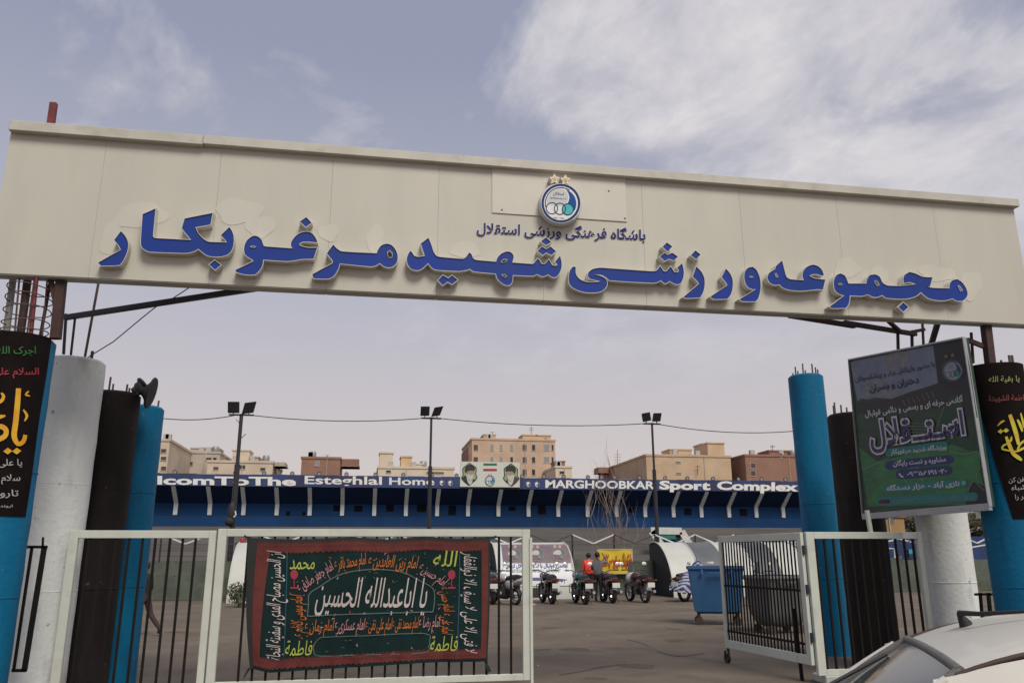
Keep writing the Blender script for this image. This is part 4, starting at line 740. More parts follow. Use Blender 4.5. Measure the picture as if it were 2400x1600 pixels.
# entrance cut into the terrace
t = thing('stand_entrance', 'white framed entrance cut into the grey terrace, with a green sign', 'entrance', onY(1570, 1290, 80)); k = 82.0
b = MB()
for p, q in (((1525, 1243), (1597, 1244)), ((1527, 1245), (1550, 1276)), ((1597, 1245), (1618, 1278))): b.beam(onY(*p, k), onY(*q, k), .7, .28, up=(0, 1, 0))
b.build('parapet', mat('white_parapet', (.58, .57, .53), .7, var=.15), t)
p = onY(1532, 1247, k + .1); q = onY(1596, 1275, k + .1); b = MB(); b.box((p.x, k + .1, q.z), (q.x, k + .2, p.z)); b.build('opening', mat('blue_opening', (.008, .015, .05), .8), t)
p = onY(1543, 1248, k); q = onY(1584, 1263, k); b = MB(); b.box((p.x, k - .05, q.z), (q.x, k + .04, p.z)); b.build('sign', mat('green_sign', (.02, .16, .12), .6), t)
# ------------------------------------------------------------------ houses behind the stand
def house(label, u0, u1, vt, Y, depth, mt, extras=(), wins=(), name='apartment_building', roofm=None):
    p0 = onY(u0, vt, Y); p1 = onY(u1, vt, Y); h = (p0.z + p1.z) / 2
    t = thing(name, label, 'building', ((p0.x + p1.x) / 2, Y, 0), 'buildings behind the grandstand')
    b = MB(); b.box((p0.x, Y, 0), (p1.x, Y + depth, h)); b.build('wall', mt, t)
    b = MB(); b.box((p0.x - .15, Y - .12, h), (p1.x + .15, Y + depth + .1, h + .35)); b.build('parapet', roofm or mt, t)
    for (a, c, v0, dy, m2) in extras:
        q0 = onY(a, v0, Y + dy); q1 = onY(c, v0, Y + dy); b = MB(); b.box((q0.x, Y + dy, h + .3), (q1.x, Y + dy + 4, q0.z)); b.box((q0.x - .12, Y + dy - .12, q0.z), (q1.x + .12, Y + dy + 4.1, q0.z + .22)); b.build('rooftop_room', m2 or mt, t)
    rg = random.Random(int(u0 * 7 + vt))
    for k in range(3):
        x = p0.x + (p1.x - p0.x) * rg.uniform(.1, .9); z = h + .3; b = MB()
        if k == 0: b.lathe([(.5, 0), (.55, .1), (.55, .9), (.45, 1.05), (.05, 1.1)], (x, Y + 1.5, z), 14); b.build('water_tank', M_grey, t, 50)
        else: b.box((x - .4, Y + .6, z), (x + .4, Y + 1.3, z + .85)); b.build('air_cooler', M_wfr, t, bevel=.03)
    b = MB(); x = p0.x + (p1.x - p0.x) * rg.uniform(.3, .7); b.tube([(x, Y - .06, 0), (x, Y - .06, h)], .06, 6); b.build('drain_pipe', M_gren, t)
    for (a, c, v0, v1, kind) in wins:
        q0 = onY(a, v1, Y); q1 = onY(c, v0, Y); b = MB(); b.box((q0.x - .08, Y - .09, q0.z - .1), (q1.x + .08, Y - .001, q0.z)); b.box((q0.x - .06, Y - .05, q1.z), (q1.x + .06, Y - .001, q1.z + .06)); b.box((q0.x - .06, Y - .05, q0.z), (q0.x, Y - .001, q1.z)); b.box((q1.x, Y - .05, q0.z), (q1.x + .06, Y - .001, q1.z)); w = b.build('window', M_wfr, t)
        b = MB(); b.box((q0.x, Y - .03, q0.z), (q1.x, Y - .002, q1.z)); b.build('pane', (M_pane, M_shut, M_pane2)[kind], w)
    return t, h
M_wfr = mat('window_frame', (.42, .40, .36), .6); M_pane = mat('dark_pane', (.03, .03, .035), .15); M_pane2 = mat('pale_pane', (.25, .26, .27), .2); M_shut = mat('brown_shutter', (.085, .045, .035), .6)
K_tan = brick('tan_brick', (.60, .43, .31), (.55, .39, .28), (.47, .36, .27), 2.0); K_red = brick('red_brick', (.33, .175, .12), (.29, .15, .105), (.26, .18, .14), 2.0); K_beige = brick('beige_brick', (.60, .44, .295), (.55, .40, .265), (.50, .38, .27), 2.0)
M_crm = mat('cream_render', (.58, .48, .37), .85, var=.15, scale=.3, stain=((.33, .28, .23), .5)); M_gren = mat('grey_render', (.46, .40, .34), .85, var=.2, scale=.25, stain=((.25, .22, .2), .5)); M_wren = mat('pale_render', (.62, .53, .41), .85, var=.12, scale=.3); M_tanr = mat('tan_render', (.58, .41, .25), .85, var=.15, scale=.3, stain=((.36, .26, .18), .5))
house('tall narrow cream block with brown balconies, just right of the blue pillar', 330, 398, 1033, 125, 16, M_crm, (), [(377, 390, 1052, 1060, 1), (377, 390, 1070, 1078, 1), (377, 390, 1093, 1102, 1)])
house('grey cream house with a dark roof slab, left of the left floodlight mast', 424, 516, 1062, 140, 14, M_gren, ((447, 514, 1051, 3, M_gren),), [(483, 496, 1072, 1079, 1), (499, 508, 1072, 1080, 0), (440, 452, 1082, 1090, 1)])
house('jumble of low cream roofs behind the left floodlight mast', 487, 640, 1084, 132, 14, M_crm, ((545, 585, 1056, 2, M_wren), (585, 606, 1072, 1, M_gren), (640, 668, 1092, 1, M_gren)), [(500, 512, 1094, 1100, 1), (560, 575, 1090, 1098, 0), (610, 622, 1096, 1102, 0)])
house('plain red brick house with one small window', 707, 798, 1075, 135, 12, K_red, ((800, 841, 1093, 2, K_red),), [(739, 748, 1080, 1091, 2)], 'brick_house')
house('long low pale building with stepped rooftop rooms', 886, 1064, 1098, 130, 14, M_wren, ((890, 921, 1062, 2, M_wren), (940, 965, 1071, 2, M_tanr), (966, 992, 1088, 1, M_wren)), [(905, 916, 1102, 1107, 0), (1000, 1040, 1106, 1109, 1)])
W6 = []
for v, s in ((1042, 0), (1070, 1), (1098, 2)):
    for a, c, kd in ((1110, 1120, 1), (1150, 1156, 2), (1172, 1177, 2), (1196, 1202, 2), (1225, 1234, 1), (1247, 1254, 0), (1275, 1287, 2), (1293, 1297, 0)): W6.append((a, c, v + s * .8, v + 13 + s * .8, kd if (a, v) not in ((1196, 1070),) else 0))
t, hb = house('tallest tan brick apartment block, three window rows, behind the portrait board', 1106, 1301, 1032, 150, 16, K_tan, ((1134, 1162, 1019, 2, M_tanr), (1225, 1258, 1020, 1, M_tanr), (1258, 1291, 1021, 1, M_tanr)), W6)
b = MB(); q = onY(1106, 1032, 150); b.box((q.x - .6, 150 + .1, 0), (q.x - .01, 162, hb - 1.2)); b.build('side_wall', K_red, t)
house('small two tone house at the right foot of the tall tan block', 1302, 1340, 1096, 140, 10, M_wren, ((1303, 1324, 1082, 3, K_red),), [(1312, 1322, 1104, 1110, 0)])
house('far low brown rooftops behind the bare tree', 1440, 1514, 1094, 185, 14, K_red, ((1476, 1510, 1086, 2, K_red), (1403, 1440, 1108, 4, K_red)), [(1490, 1500, 1100, 1106, 0)])
house('plain beige brick building with a square tower on its roof', 1514, 1712, 1070, 130, 18, K_beige, ((1570, 1621, 1054, 3, K_beige), (1658, 1697, 1039, 2, K_beige), (1646, 1668, 1041, 6, K_tan)), [(1584, 1595, 1082, 1084, 0), (1585, 1596, 1108, 1110, 0), (1573, 1577, 1064, 1070, 0)])
house('low brown brick house beside the tallest blue pillar', 1746, 1900, 1070, 128, 14, K_red, ((1802, 1856, 1057, 2, K_red),), [(1828, 1832, 1062, 1072, 0), (1760, 1770, 1085, 1097, 1), (1760, 1770, 1103, 1115, 1)], 'brick_house')
def aerial(label, u, v0, v1, Y, arms):
    t = thing('aerial', label, 'aerial', onY(u, v0, Y)); b = MB(); p, q = onY(u, v0, Y), onY(u, v1, Y); b.tube([p, q], .05, 6)
    for f_, w in arms: c = p + (q - p) * f_; b.tube([c - V((w, 0, 0)), c + V((w, 0, 0))], .035, 5)
    b.build('mast', M_dsteel, t)
aerial('thin roof aerial on the tall tan block', 1245, 1020, 1000, 151, ((.6, .5), (.85, .35))); aerial('small roof aerial left on the tall tan block', 1154, 1018, 1012, 152, ((.9, .5),)); aerial('small aerial on the red brick house', 767, 1073, 1066, 136, ((.9, .4),))
aerial('lattice phone mast rising behind the bare tree', 1447, 1096, 1054, 186, ((.15, .9), (.3, .8), (.45, .9), (.6, .9), (.75, .8))); aerial('small aerial on the low brown brick house', 1810, 1057, 1043, 129, ((.9, .5), (.7, .4))); aerial('thin aerial on the low brick house, left of its rooftop room', 1766, 1070, 1057, 129, ((.8, .3),)); aerial('thin aerial on the cream block', 390, 1033, 1026, 126, ((.7, .3),)); aerial('pole aerial in front of the beige brick building', 1635, 1112, 1090, 129.5, ((.9, .5),))
# ------------------------------------------------------------------ floodlight masts and the cable strung over them
YM = 34.8; tops = []
for k, (u, ub, vt, w, lab) in enumerate(((566, 536, 972, 1.0, 'left floodlight mast, in front of the cream roofs'), (1011, 1005, 980, .85, 'middle floodlight mast, left of the portrait board'), (1528, 1546, 993, .8, 'right floodlight mast, in front of the beige building'))):
    p = onY(u, vt, YM); t = thing('floodlight_mast', lab, 'floodlight', (p.x, YM, 0)); zt = p.z; tops.append(p)
    b = MB(); zm = zt * .72; b.tube([(p.x, YM, 0), (p.x, YM, zm)], .085 if k else .11, 12); b.tube([(p.x, YM, zm), (p.x, YM, zt)], .05 if k else .075, 12); b.build('pole', M_dsteel, t, 40)
    b = MB(); b.box((p.x - .5 * w, YM - .04, zt - .03), (p.x + .5 * w, YM + .04, zt + .03)); b.build('crossarm', M_dsteel, t)
    for s in (-1, 1):
        c = V((p.x + s * .31 * w - .02, YM - .05, zt + .30)); b = MB(); hw, hh = .225 * w, .21 * w; tl = .12 if s > 0 and k != 2 or (s < 0 and k == 2) else .02; sk = (.06 if k != 2 else -.06) if tl > .1 else 0
        b.add([c + V((-hw + sk * q_[1], q_[2] * .08 - .10 * q_[1], hh * q_[1] + tl * .3 * q_[0])) + V((hw + q_[0] * hw, 0, 0)) for q_ in [(i, j, l) for l in (-1, 1) for j in (-1, 1) for i in (-1, 1)]], [(0, 1, 3, 2), (4, 6, 7, 5), (0, 4, 5, 1), (2, 3, 7, 6), (0, 2, 6, 4), (1, 5, 7, 3)])
        lp = b.build('lamp_head', M_dsteel, t, bevel=.01); b = MB(); b.box((c.x - .02, YM - .02, zt), (c.x + .02, YM + .02, zt + .25)); b.build('lamp_bracket', M_dsteel, t)
    if k == 0:
        b = MB(); q = onY(543, 1200, YM - .15); b.ball(q, (.17, .13, .42)); b.ball(q + V((-.05, 0, -.35)), (.2, .14, .2)); b.build('junction_box_cover', M_black, t, 60); b = MB(); b.tube([q + V((.15, -.12, .05)), q + V((.19, -.14, -.1)), q + V((.12, -.14, -.2))], .03, 6); b.build('cable_coil', M_brk, t)
        for (a_, v_, s_) in ((562, 992, -1), (566, 1026, 1)): b = MB(); q = onY(a_, v_, YM); b.tube([q, q + V((s_ * .16, 0, .17))], .015, 5); b.build('step_peg', M_dsteel, t)
b = MB(); pts = [onY(330, 972, 34.6)] + [p + V((0, -.1, .02)) for p in tops] + [onY(1860, 1010, 34.6), onY(2200, 1022, 34.6)]; L_ = []
for i in range(len(pts) - 1):
    for k in range(12): f_ = k / 12; L_.append(pts[i].lerp(pts[i + 1], f_) + V((0, 0, -.22 * 4 * f_ * (1 - f_))))
b.tube(L_, .018, 6); tag(b.build('power_cable', M_dsteel, None, 60), 'thin black power cable strung across the floodlight masts', 'cable')
# ------------------------------------------------------------------ fence along the pitch
YFN = 33.9; FX0, FX1 = onY(255, 1300, YFN).x, onY(2420, 1300, YFN).x; sp = onY(1438.6, 1254, YFN).x - onY(1341, 1252, YFN).x; xz = onY(1341, 1252, YFN).x
ZP = onY(1341, 1252, YFN).z; ZV = onY(1389, 1273, YFN).z; ZN = onY(1400, 1312, YFN).z
M_net = mat('green_shade_net', (0.105, 0.125, 0.10), .9, spec=.15, var=.35, scale=1.2, bump=.3, bscale=30, stain=((.135, .14, .115), .6))
t = thing('pitch_fence', 'dark green netted fence with white zigzag bracing along the pitch', 'fence', ((FX0 + FX1) / 2, YFN, 0))
b = MB(); b.grid(lambda a, c: V((FX0 + (FX1 - FX0) * a, YFN - .05 - .025 * sin(a * 900) * c, .02 + (ZN - .02 + .05 * sin(a * 140)) * c)), 260, 6); b.build('net', M_net, t, 60)
i0 = int((FX0 - xz) / sp); i1 = int((FX1 - xz) / sp)
for i in range(i0, i1 + 1):
    x = xz + sp * i; b = MB(); b.tube([(x, YFN, 0), (x, YFN, ZP)], .035, 8); b.build('post', M_dsteel, t)
    wh = (i % 7) in (0, 2, 3, 5)
    b = MB(); b.beam((x, YFN, ZP), (x + sp / 2, YFN - .02, ZV), .05 if wh else .03, .05 if wh else .03); b.beam((x + sp / 2, YFN - .02, ZV), (x + sp, YFN, ZP), .05 if wh else .03, .05 if wh else .03); b.build('zigzag_brace', M_brk if wh else M_dsteel, t)
b = MB()
for z in (ZN + .01, ZN + .22, ZN + .42, ZV - .02, .9): b.tube([(FX0, YFN - .04, z), (FX1, YFN - .04, z)], .009 if z != ZV - .02 else .014, 5)
b.build('wire', M_dsteel, t)
# ------------------------------------------------------------------ barrel roofed huts
BRL = Barrel(33.6, 0.0, 2.12); M_hutw = mat('hut_white', (.50, .51, .47), .5, var=.08, scale=1.0, stain=((.45, .45, .41), .4)); M_hutg = mat('hut_grey', (.105, .115, .125), .5, var=.15, scale=1.2); M_hutd = mat('hut_end', (.022, .026, .034), .6, var=.2)
def hut(label, x0, x1, cols, r=2.12):
    t = thing('barrel_hut', label, 'hut', ((x0 + x1) / 2, 33.6 - r, 0)); n = len(cols); arc = lambda x, c, rr=r: V((x, 33.6 - rr * cos(pi / 2 * c * 1.2), max(.0, rr * sin(pi / 2 * c * 1.2))))
    for i, m_ in enumerate(cols):
        a, c2 = x0 + (x1 - x0) * i / n, x0 + (x1 - x0) * (i + 1) / n; b = MB(); b.grid(lambda p, q: arc(a + (c2 - a) * p, q), 2, 26); b.build('roof_band', m_, t, 60)
        b = MB(); b.tube([arc(a, q / 26, r + .012) for q in range(27)], .028, 6); b.build('band_trim', M_hutw, t, 60)
    b = MB(); b.tube([arc(x1, q / 26, r + .012) for q in range(27)], .028, 6); b.build('band_trim', M_hutw, t, 60)
    b = MB()
    for x in (x0 + .03, x1 - .03): b.add([arc(x, q / 26, r - .03) for q in range(27)] + [V((x, 34.2, 0))], [tuple(range(28))])
    b.box((x0 + .03, 34.18, 0), (x1 - .03, 34.22, 2.0)); b.build('end_wall', M_hutd, t); return t
x0, x1 = onY(1168, 1405, 31.5).x, onY(1350, 1402, 31.5).x
HC = hut('white barrel hut carrying the football academy poster', x0, x1, [M_hutw])
BS = Barrel(33.6, 0.0, 2.13); f6 = lambda x, y, *o_: (1130 + x * .17007, 1230 + y * .17007, *o_)
def bgrid(b, surf, TL, TR, BR, BL, d, m, nu=4, nv=14): b.grid(lambda a, c: surf(*((V(TL) * (1 - a) + V(TR) * a) * (1 - c) + (V(BL) * (1 - a) + V(BR) * a) * c), d), nu, nv, m)
b = MB(); bgrid(b, BS, f6(243, 268), f6(1190, 262), f6(1268, 838), f6(250, 852), .002, 0); b.build('poster', M_dsteel, HC, 60)
b = MB(); bgrid(b, BS, f6(250, 275), f6(1192, 268), f6(1260, 830), f6(258, 844), .006, 0); bgrid(b, BS, f6(262, 276), f6(1196, 270), f6(1226, 520), f6(288, 524), .010, 1); b.build('poster_print', [mat('poster_white', (.58, .61, .62), .45, var=.06), mat('poster_mauve', (.17, .125, .135), .5, var=.1)], HC, 60)
b = MB()
for c2 in ((432, 408), (752, 405), (1055, 402)): emblem(b, BS, f6(*c2), 18.5, 15.5, 0, .014, False, (0, 1, 2, 0, 3, 4), False, False)
for c2 in ((380, 292), (455, 296), (690, 294), (765, 296), (1000, 293), (1070, 294)): pdot(b, BS, f6(*c2), 4, .014, 4, 5, -pi / 2)
ptext(b, BS, 'آکادمی فوتبال باشگاه استقلال تهران', f6(325, 582), f6(1185, 578), 8.5, .05, .012, 5); ptext(b, BS, 'ESTEGHLAL FOOTBALL ACADEMY', f6(415, 652), f6(1085, 645), 7.5, .01, .012, 6);
pstroke(b, BS, [f6(*p) for p in ((335, 735, .2), (500, 745, .8), (760, 742, 1), (1000, 750, .9), (1170, 752, .2))], 7.5, .012, 5)
for x in (600, 680, 820, 950, 1050, 1130): pstroke(b, BS, [f6(x, 750), f6(x + 8, 780 + (x % 37))], 1.4, .012, 5)
b.build('poster_artwork', [ink('poster_pale', (.42, .40, .40)), ink('poster_mid', (.22, .18, .19)), ink('poster_green', (.10, .15, .14)), ink('poster_teal', (.16, .22, .21)), ink('poster_star', (.42, .30, .22)), ink('poster_navy', (.04, .035, .20)), M_dsteel], HC)
b = MB(); bgrid(b, Barrel(33.6, 0, 2.13), (1238, 1377), (1302, 1376), (1302, 1398), (1238, 1399), .01, 0); b.build('opening', mat('hut_opening', (.035, .026, .026), .8), HC)
hut('white and grey striped barrel hut behind the blue bin', onY(1580, 1400, 31.5).x, onY(1835, 1273, 33.6).x, [M_hutw, M_hutg, M_hutw, M_hutg, M_hutw])
hut('grey barrel hut beside the striped hut, seen through the open gate leaf', onY(1842, 1273, 33.6).x, onY(1960, 1273, 33.6).x, [M_hutg, M_hutg])
hut('plain white barrel hut partly hidden by the green banner', onY(532, 1405, 31.5).x, onY(760, 1405, 31.5).x, [M_hutw, M_hutw])
p = onY(567, 1272, 33.5); b = MB(); b.lathe([(.09, 0), (.10, .12), (.08, .16), (.02, .19)], (p.x, 33.5, 2.1), 12); tag(b.build('red_lamp', ink('red_plastic', (.30, .012, .03), .4), None, 40), 'small red lamp on top of the plain white hut', 'lamp')
# yellow parking banner on the fence
YB = Plane(33.55); TLb, TRb, BRb, BLb = (1400, 1287), (1481, 1286), (1484, 1343), (1407, 1344)
t = thing('parking_banner', 'yellow banner with red Persian lettering hung on the pitch fence', 'banner', onY(1444, 1344, 33.55))
b = MB(); bgrid(b, Plane(33.55, lambda x, z: .012 * sin(6 * x + 4 * z)), TLb, TRb, BRb, BLb, 0, 0, 20, 12); b.build('cloth', mat('yellow_cloth', (.62, .46, .025), .6, var=.2, scale=3), t, 60)
b = MB()
for p, q in ((TLb, TRb), (TRb, BRb), (BRb, BLb), (BLb, TLb)): pstroke(b, YB, [(p[0], p[1]), (q[0], q[1])], 1.8, .02, 0)
b.build('hem', mat('pale_hem', (.45, .42, .33), .7), t)
b = MB(); ptext(b, YB, 'پارکینگ موتورسیکلت', f6(1650, 552), f6(2062, 550), 24, .065, .03, 0); b.build('lettering', ink('banner_red_letters', (.40, .022, .02)), t)
# brick hut, blue dugout and trees at far right
house('small yellow brick hut at far right, seen under the billboard', 2060, 2118, 1212, 62, 5, brick('yellow_brick', (.42, .25, .10), (.36, .21, .09), (.30, .22, .13), 3.0), (), (), 'brick_hut')
t = thing('dugout', 'dark blue dugout with white roof struts, behind the fixed gate panel', 'dugout', (onY(2140, 1330, 38).x, 38, 0)); x0, x1 = onY(2040, 1300, 38).x, onY(2380, 1300, 38).x
b = MB(); b.box((x0, 39, 0), (x1, 39.2, onY(2100, 1256, 39).z)); b.build('back_wall', mat('dugout_blue', (.012, .035, .13), .6, var=.3, scale=.8), t)
for p, q in (((2082, 1268), (2108, 1261)), ((2108, 1262), (2142, 1271)), ((2080, 1284), (2100, 1286)), ((2096, 1286), (2098, 1318)), ((2270, 1283), (2310, 1276))): b = MB(); b.beam(onY(*p, 38), onY(*q, 38), .06, .06); b.build('strut', M_brk, t)
p = onY(2129, 1286, 38.9); q = onY(2146, 1331, 38.9); b = MB(); b.box((p.x, 38.9, q.z), (q.x, 38.98, p.z), 0); b.box((p.x, 38.88, p.z - .25), (q.x, 38.899, p.z), 1); b.box((p.x, 38.88, q.z), (q.x, 38.899, q.z + .13), 2); b.ball((p.x * .5 + q.x * .5, 38.9, q.z + .5), (.16, .03, .18), 3); b.build('poster', [I_navyp, ink('poster_cyan', (.05, .30, .38)), M_white, M_black], t)
# ------------------------------------------------------------------ motorcycles (X forward, built at the origin of their Empty)
M_chr = mat('chrome', (.45, .45, .45), .2, metal=.9, var=.1); M_seat = mat('seat_vinyl', (.016, .015, .015), .5); M_eng = mat('engine_metal', (.13, .13, .13), .4, metal=.6, var=.3, scale=20); M_pl = mat('number_plate', (.62, .63, .60), .4, var=.05); M_rlamp = mat('tail_lamp_red', (.10, .006, .008), .3)
M_mir = mat('mirror_glass', (.80, .80, .80), .25, metal=.35, var=.02)  # near-white base colour paints in the sky reflected by the mirrors
def moto(label, u, v, yaw, col, col2, screen=False, scooter=False, group='motorcycles parked along the fence', tarp=False):
    p = onZ(u, v); th = pi / 2 + radians(yaw); t = thing('motorcycle', label, 'motorcycle', p, group, th); M = Matrix.Rotation(th, 3, 'Z'); w = lambda x, y, z: p + M @ (V((x, y * 1.15, z)) * 1.09)
    mc = mat('bike_paint_%s' % '_'.join(str(int(c * 1000)) for c in col), col, .3, coat=.4, var=.15); mc2 = mat('bike_paint_%s' % '_'.join(str(int(c * 1000)) for c in col2), col2, .35, var=.15)
    class B(MB):
        def tub(s, pts, r, seg=8, m=0): s.tube([w(*q) for q in pts], r, seg, m)
        def bal(s, c, r, m=0): o = len(s.v); s.ball((0, 0, 0), r, m); s.v[o:] = [w(c[0] + q.x, c[1] + q.y, c[2] + q.z) for q in s.v[o:]]
        def bx(s, a, c, m=0): o = len(s.v); s.box(a, c, m); s.v[o:] = [w(*q) for q in s.v[o:]]
    R = .30 if not scooter else .24; X0, X1 = .18, 1.42
    for x in (X0 + .1, X1):
        b = B(); n = 24
        for k in range(n): pass
        o = len(b.v); prof = [(R - .07, -.04), (R - .07, .04), (R - .03, .06), (R, .03), (R, -.03), (R - .03, -.06), (R - .07, -.04)]
        b.lathe(prof, (0, 0, 0), n, 0, 'y', False); b.v[o:] = [w(x + q.x, q.y, R + q.z) for q in b.v[o:]]; ty = b.build('wheel', M_black, t, 50)
        b = B(); o = len(b.v); b.lathe([(R - .065, -.025), (R - .065, .025), (R - .085, .02), (R - .085, -.02), (R - .065, -.025)], (0, 0, 0), n, 0, 'y', False); b.v[o:] = [w(x + q.x, q.y, R + q.z) for q in b.v[o:]]
        for k in range(8): a = 2 * pi * k / 8; b.tub([(x + .04 * cos(a), 0, R + .04 * sin(a)), (x + (R - .08) * cos(a), 0, R + (R - .08) * sin(a))], .007, 4)
        b.tub([(x, -.05, R), (x, .05, R)], .05, 10); b.build('rim', M_chr, ty, 50)
        b = B(); a0, a1 = (20, 165) if x < 1 else (25, 150)
        pts = [(x + (R + .035) * cos(radians(a)), R + (R + .035) * sin(radians(a))) for a in range(a0, a1 + 1, 12)]; k = len(pts)
        b.add([w(q[0], y, q[1] - .02 * abs(y) / .07) for q in pts for y in (-.07, 0, .07)], [(3 * i + j, 3 * i + j + 1, 3 * i + j + 4, 3 * i + j + 3) for i in range(k - 1) for j in range(2)]); b.build('fender', mc2, t, 60)
    b = B(); b.tub([(.28, .06, R), (.62, .07, .36), (.7, .06, .55), (1.16, .0, .86)], .022); b.tub([(.28, -.06, R), (.62, -.07, .36), (.7, -.06, .55), (1.16, 0, .86)], .022); b.tub([(.55, .1, .62), (.1, .09, .78)], .02); b.tub([(.55, -.1, .62), (.1, -.09, .78)], .02); b.tub([(.7, 0, .55), (.75, 0, .25), (1.1, 0, .6)], .02)
    for y in (.13, -.13): b.tub([(.22, y, R), (.3, y, .68)], .028, 8)
    b.tub([(.62, -.1, .3), (.5, -.22, .02)], .014, 6); b.build('frame', M_dsteel, t, 50)
    b = B(); b.bal((.8, 0, .38), (.19, .12, .15)); b.bal((.88, 0, .54), (.11, .09, .13)); b.bx((.62, -.13, .27), (.8, .13, .42)); b.build('engine', M_eng, t, 50)
    b = B(); b.tub([(.92, -.08, .5), (1.0, -.1, .3), (.75, -.13, .24), (.4, -.16, .28)], .022); b.tub([(.42, -.16, .28), (.0, -.18, .36)], [.04, .052], 12); b.build('exhaust', M_chr, t, 50)
    b = B(); b.tub([(X1, .07, R), (1.2, .07, .85)], .024); b.tub([(X1, -.07, R), (1.2, -.07, .85)], .024); b.build('fork', M_chr, t, 50)
    b = B(); b.tub([(1.08, .36, 1.0), (1.14, .16, 1.0), (1.2, 0, .92), (1.14, -.16, 1.0), (1.08, -.36, 1.0)], .015); b.tub([(1.09, .25, 1.0), (1.07, .38, 1.0)], .022); b.tub([(1.09, -.25, 1.0), (1.07, -.38, 1.0)], .022); b.build('handlebar', M_dsteel, t, 50)
    for y in (.3, -.3):
        b = B(); b.tub([(1.12, y, 1.0), (1.14, y * 1.15, 1.16)], .008, 6); b.bal((1.13, y * 1.2, 1.2), (.02, .07, .05)); mr = b.build('mirror', M_dsteel, t, 50)
        b = B(); b.bal((1.115, y * 1.2, 1.2), (.012, .075, .055)); b.build('mirror_glass', M_mir, mr, 50)
    b = B(); b.bal((.92, 0, .78), (.28, .15, .15)); b.build('fuel_tank', mc, t, 60)
    for y in (1, -1):
        b = B(); b.bal((.42, y * .13, .60), (.22, .05, .13)); b.build('side_panel', mc, t, 60); b = B(); b.tub([(1.02, y * .08, .62), (1.06, y * .26, .56), (1.02, y * .27, .34), (.9, y * .1, .26)], .016, 6); b.build('crash_bar', M_dsteel, t, 50)
    b = B(); pts = [(-.02, .11, .80), (.2, .13, .80), (.45, .14, .77), (.66, .10, .76)]; b.tub([(q[0], 0, q[2]) for q in pts], [.085, .12, .13, .09], 12); b.build('seat', M_seat, t, 60)
    b = B(); b.tub([(.62, .0, .62), (.3, .0, .68), (-.02, 0, .72), (-.14, 0, .74)], [.10, .14, .11, .06], 10); b.build('tail_fairing', mc, t, 60)
    b = B(); b.bx((-.19, -.08, .68), (-.13, .08, .76)); b.build('tail_lamp', M_rlamp, t, bevel=.01)
    b = B(); b.bx((-.20, -.105, .49), (-.185, .105, .635)); b.build('number_plate', M_pl, t)
    for y in (.17, -.17): b = B(); b.tub([(-.1, y * .5, .7), (-.1, y, .7)], .01, 6); b.bal((-.1, y * 1.1, .7), .03); b.build('indicator', mat('indicator_amber', (.16, .055, .008), .4), t, 60)
    b = B(); b.bal((1.3, 0, .84), (.1, .12, .12)); b.build('headlight', mc if screen else M_chr, t, 60)
    if screen: b = B(); b.add([w(1.34 - .1 * c_, .2 * (a_ - .5) * (1 - .35 * c_), .95 + .32 * c_) for c_ in (0, .5, 1) for a_ in (0, .33, .66, 1)], [(4 * j + i, 4 * j + i + 1, 4 * j + i + 5, 4 * j + i + 4) for j in range(2) for i in range(3)]); b.build('windscreen', mat('screen_plastic', (.12, .13, .13), .15), t, 60); b = B(); b.bal((1.22, 0, .72), (.2, .2, .22)); b.build('front_fairing', mc2, t, 60)
    if scooter: b = B(); b.tub([(1.28, 0, .9), (1.22, 0, .6), (1.0, 0, .32), (.7, 0, .3)], [.17, .2, .2, .17], 10); b.build('leg_shield', mc2, t, 60)
    if tarp:
        b = B(); prof = [(-.25, .30, .16), (-.1, .52, .28), (.2, .78, .33), (.6, .86, .36), (.9, .98, .40), (1.05, 1.30, .10), (1.2, .98, .38), (1.45, .62, .34), (1.62, .34, .22)]
        o = len(b.v); nv = 12
        for x, z, hw in prof:
            for j in range(nv + 1):
                a = pi * j / nv; c_ = cos(a); s_ = sin(a); zz = .30 + (z - .22) * (s_ ** .55) + .015 * sin(17 * a + x * 8); b.v.append(w(x + .02 * sin(9 * a), hw * c_ * (1 + .07 * sin(13 * a + 7 * x)), zz))
        for i in range(len(prof) - 1):
            for j in range(nv): b.f.append([o + i * (nv + 1) + j, o + i * (nv + 1) + j + 1, o + (i + 1) * (nv + 1) + j + 1, o + (i + 1) * (nv + 1) + j]); b.m.append(0)
        b.build('cover', M_tarp, t, 70)
    return t
def stripes(name, c1, c2, scale):
    m = bpy.data.materials.new(name); m.use_nodes = True; q = m.node_tree; bs = q.nodes['Principled BSDF']; bs.inputs['Roughness'].default_value = .7
    c = q.nodes.new('ShaderNodeTexCoord'); wv = q.nodes.new('ShaderNodeTexWave'); wv.inputs['Scale'].default_value = scale; wv.inputs['Distortion'].default_value = .8; wv.inputs['Detail'].default_value = 1; wv.bands_direction = 'DIAGONAL'
    r = q.nodes.new('ShaderNodeValToRGB'); r.color_ramp.elements[0].position = .45; r.color_ramp.elements[1].position = .55; r.color_ramp.elements[0].color = (*c1, 1); r.color_ramp.elements[1].color = (*c2, 1)
    q.links.new(c.outputs['Object'], wv.inputs[0]); q.links.new(wv.outputs[0], r.inputs[0]); q.links.new(r.outputs[0], bs.inputs['Base Color']); return m
M_tarp = stripes('striped_tarpaulin', (.03, .035, .13), (.34, .36, .42), 2.6)
moto('dark maroon motorcycle seen from behind, against the green banner edge', 1157, 1417, -5, (.055, .012, .018), (.03, .01, .012))
moto('white and dark scooter standing half side on behind the gate stile', 1222, 1418, 30, (.40, .40, .39), (.05, .05, .05), scooter=True)
moto('all black motorcycle with white plate in front of the academy poster hut', 1300, 1416, 3, (.013, .013, .014), (.012, .012, .013))
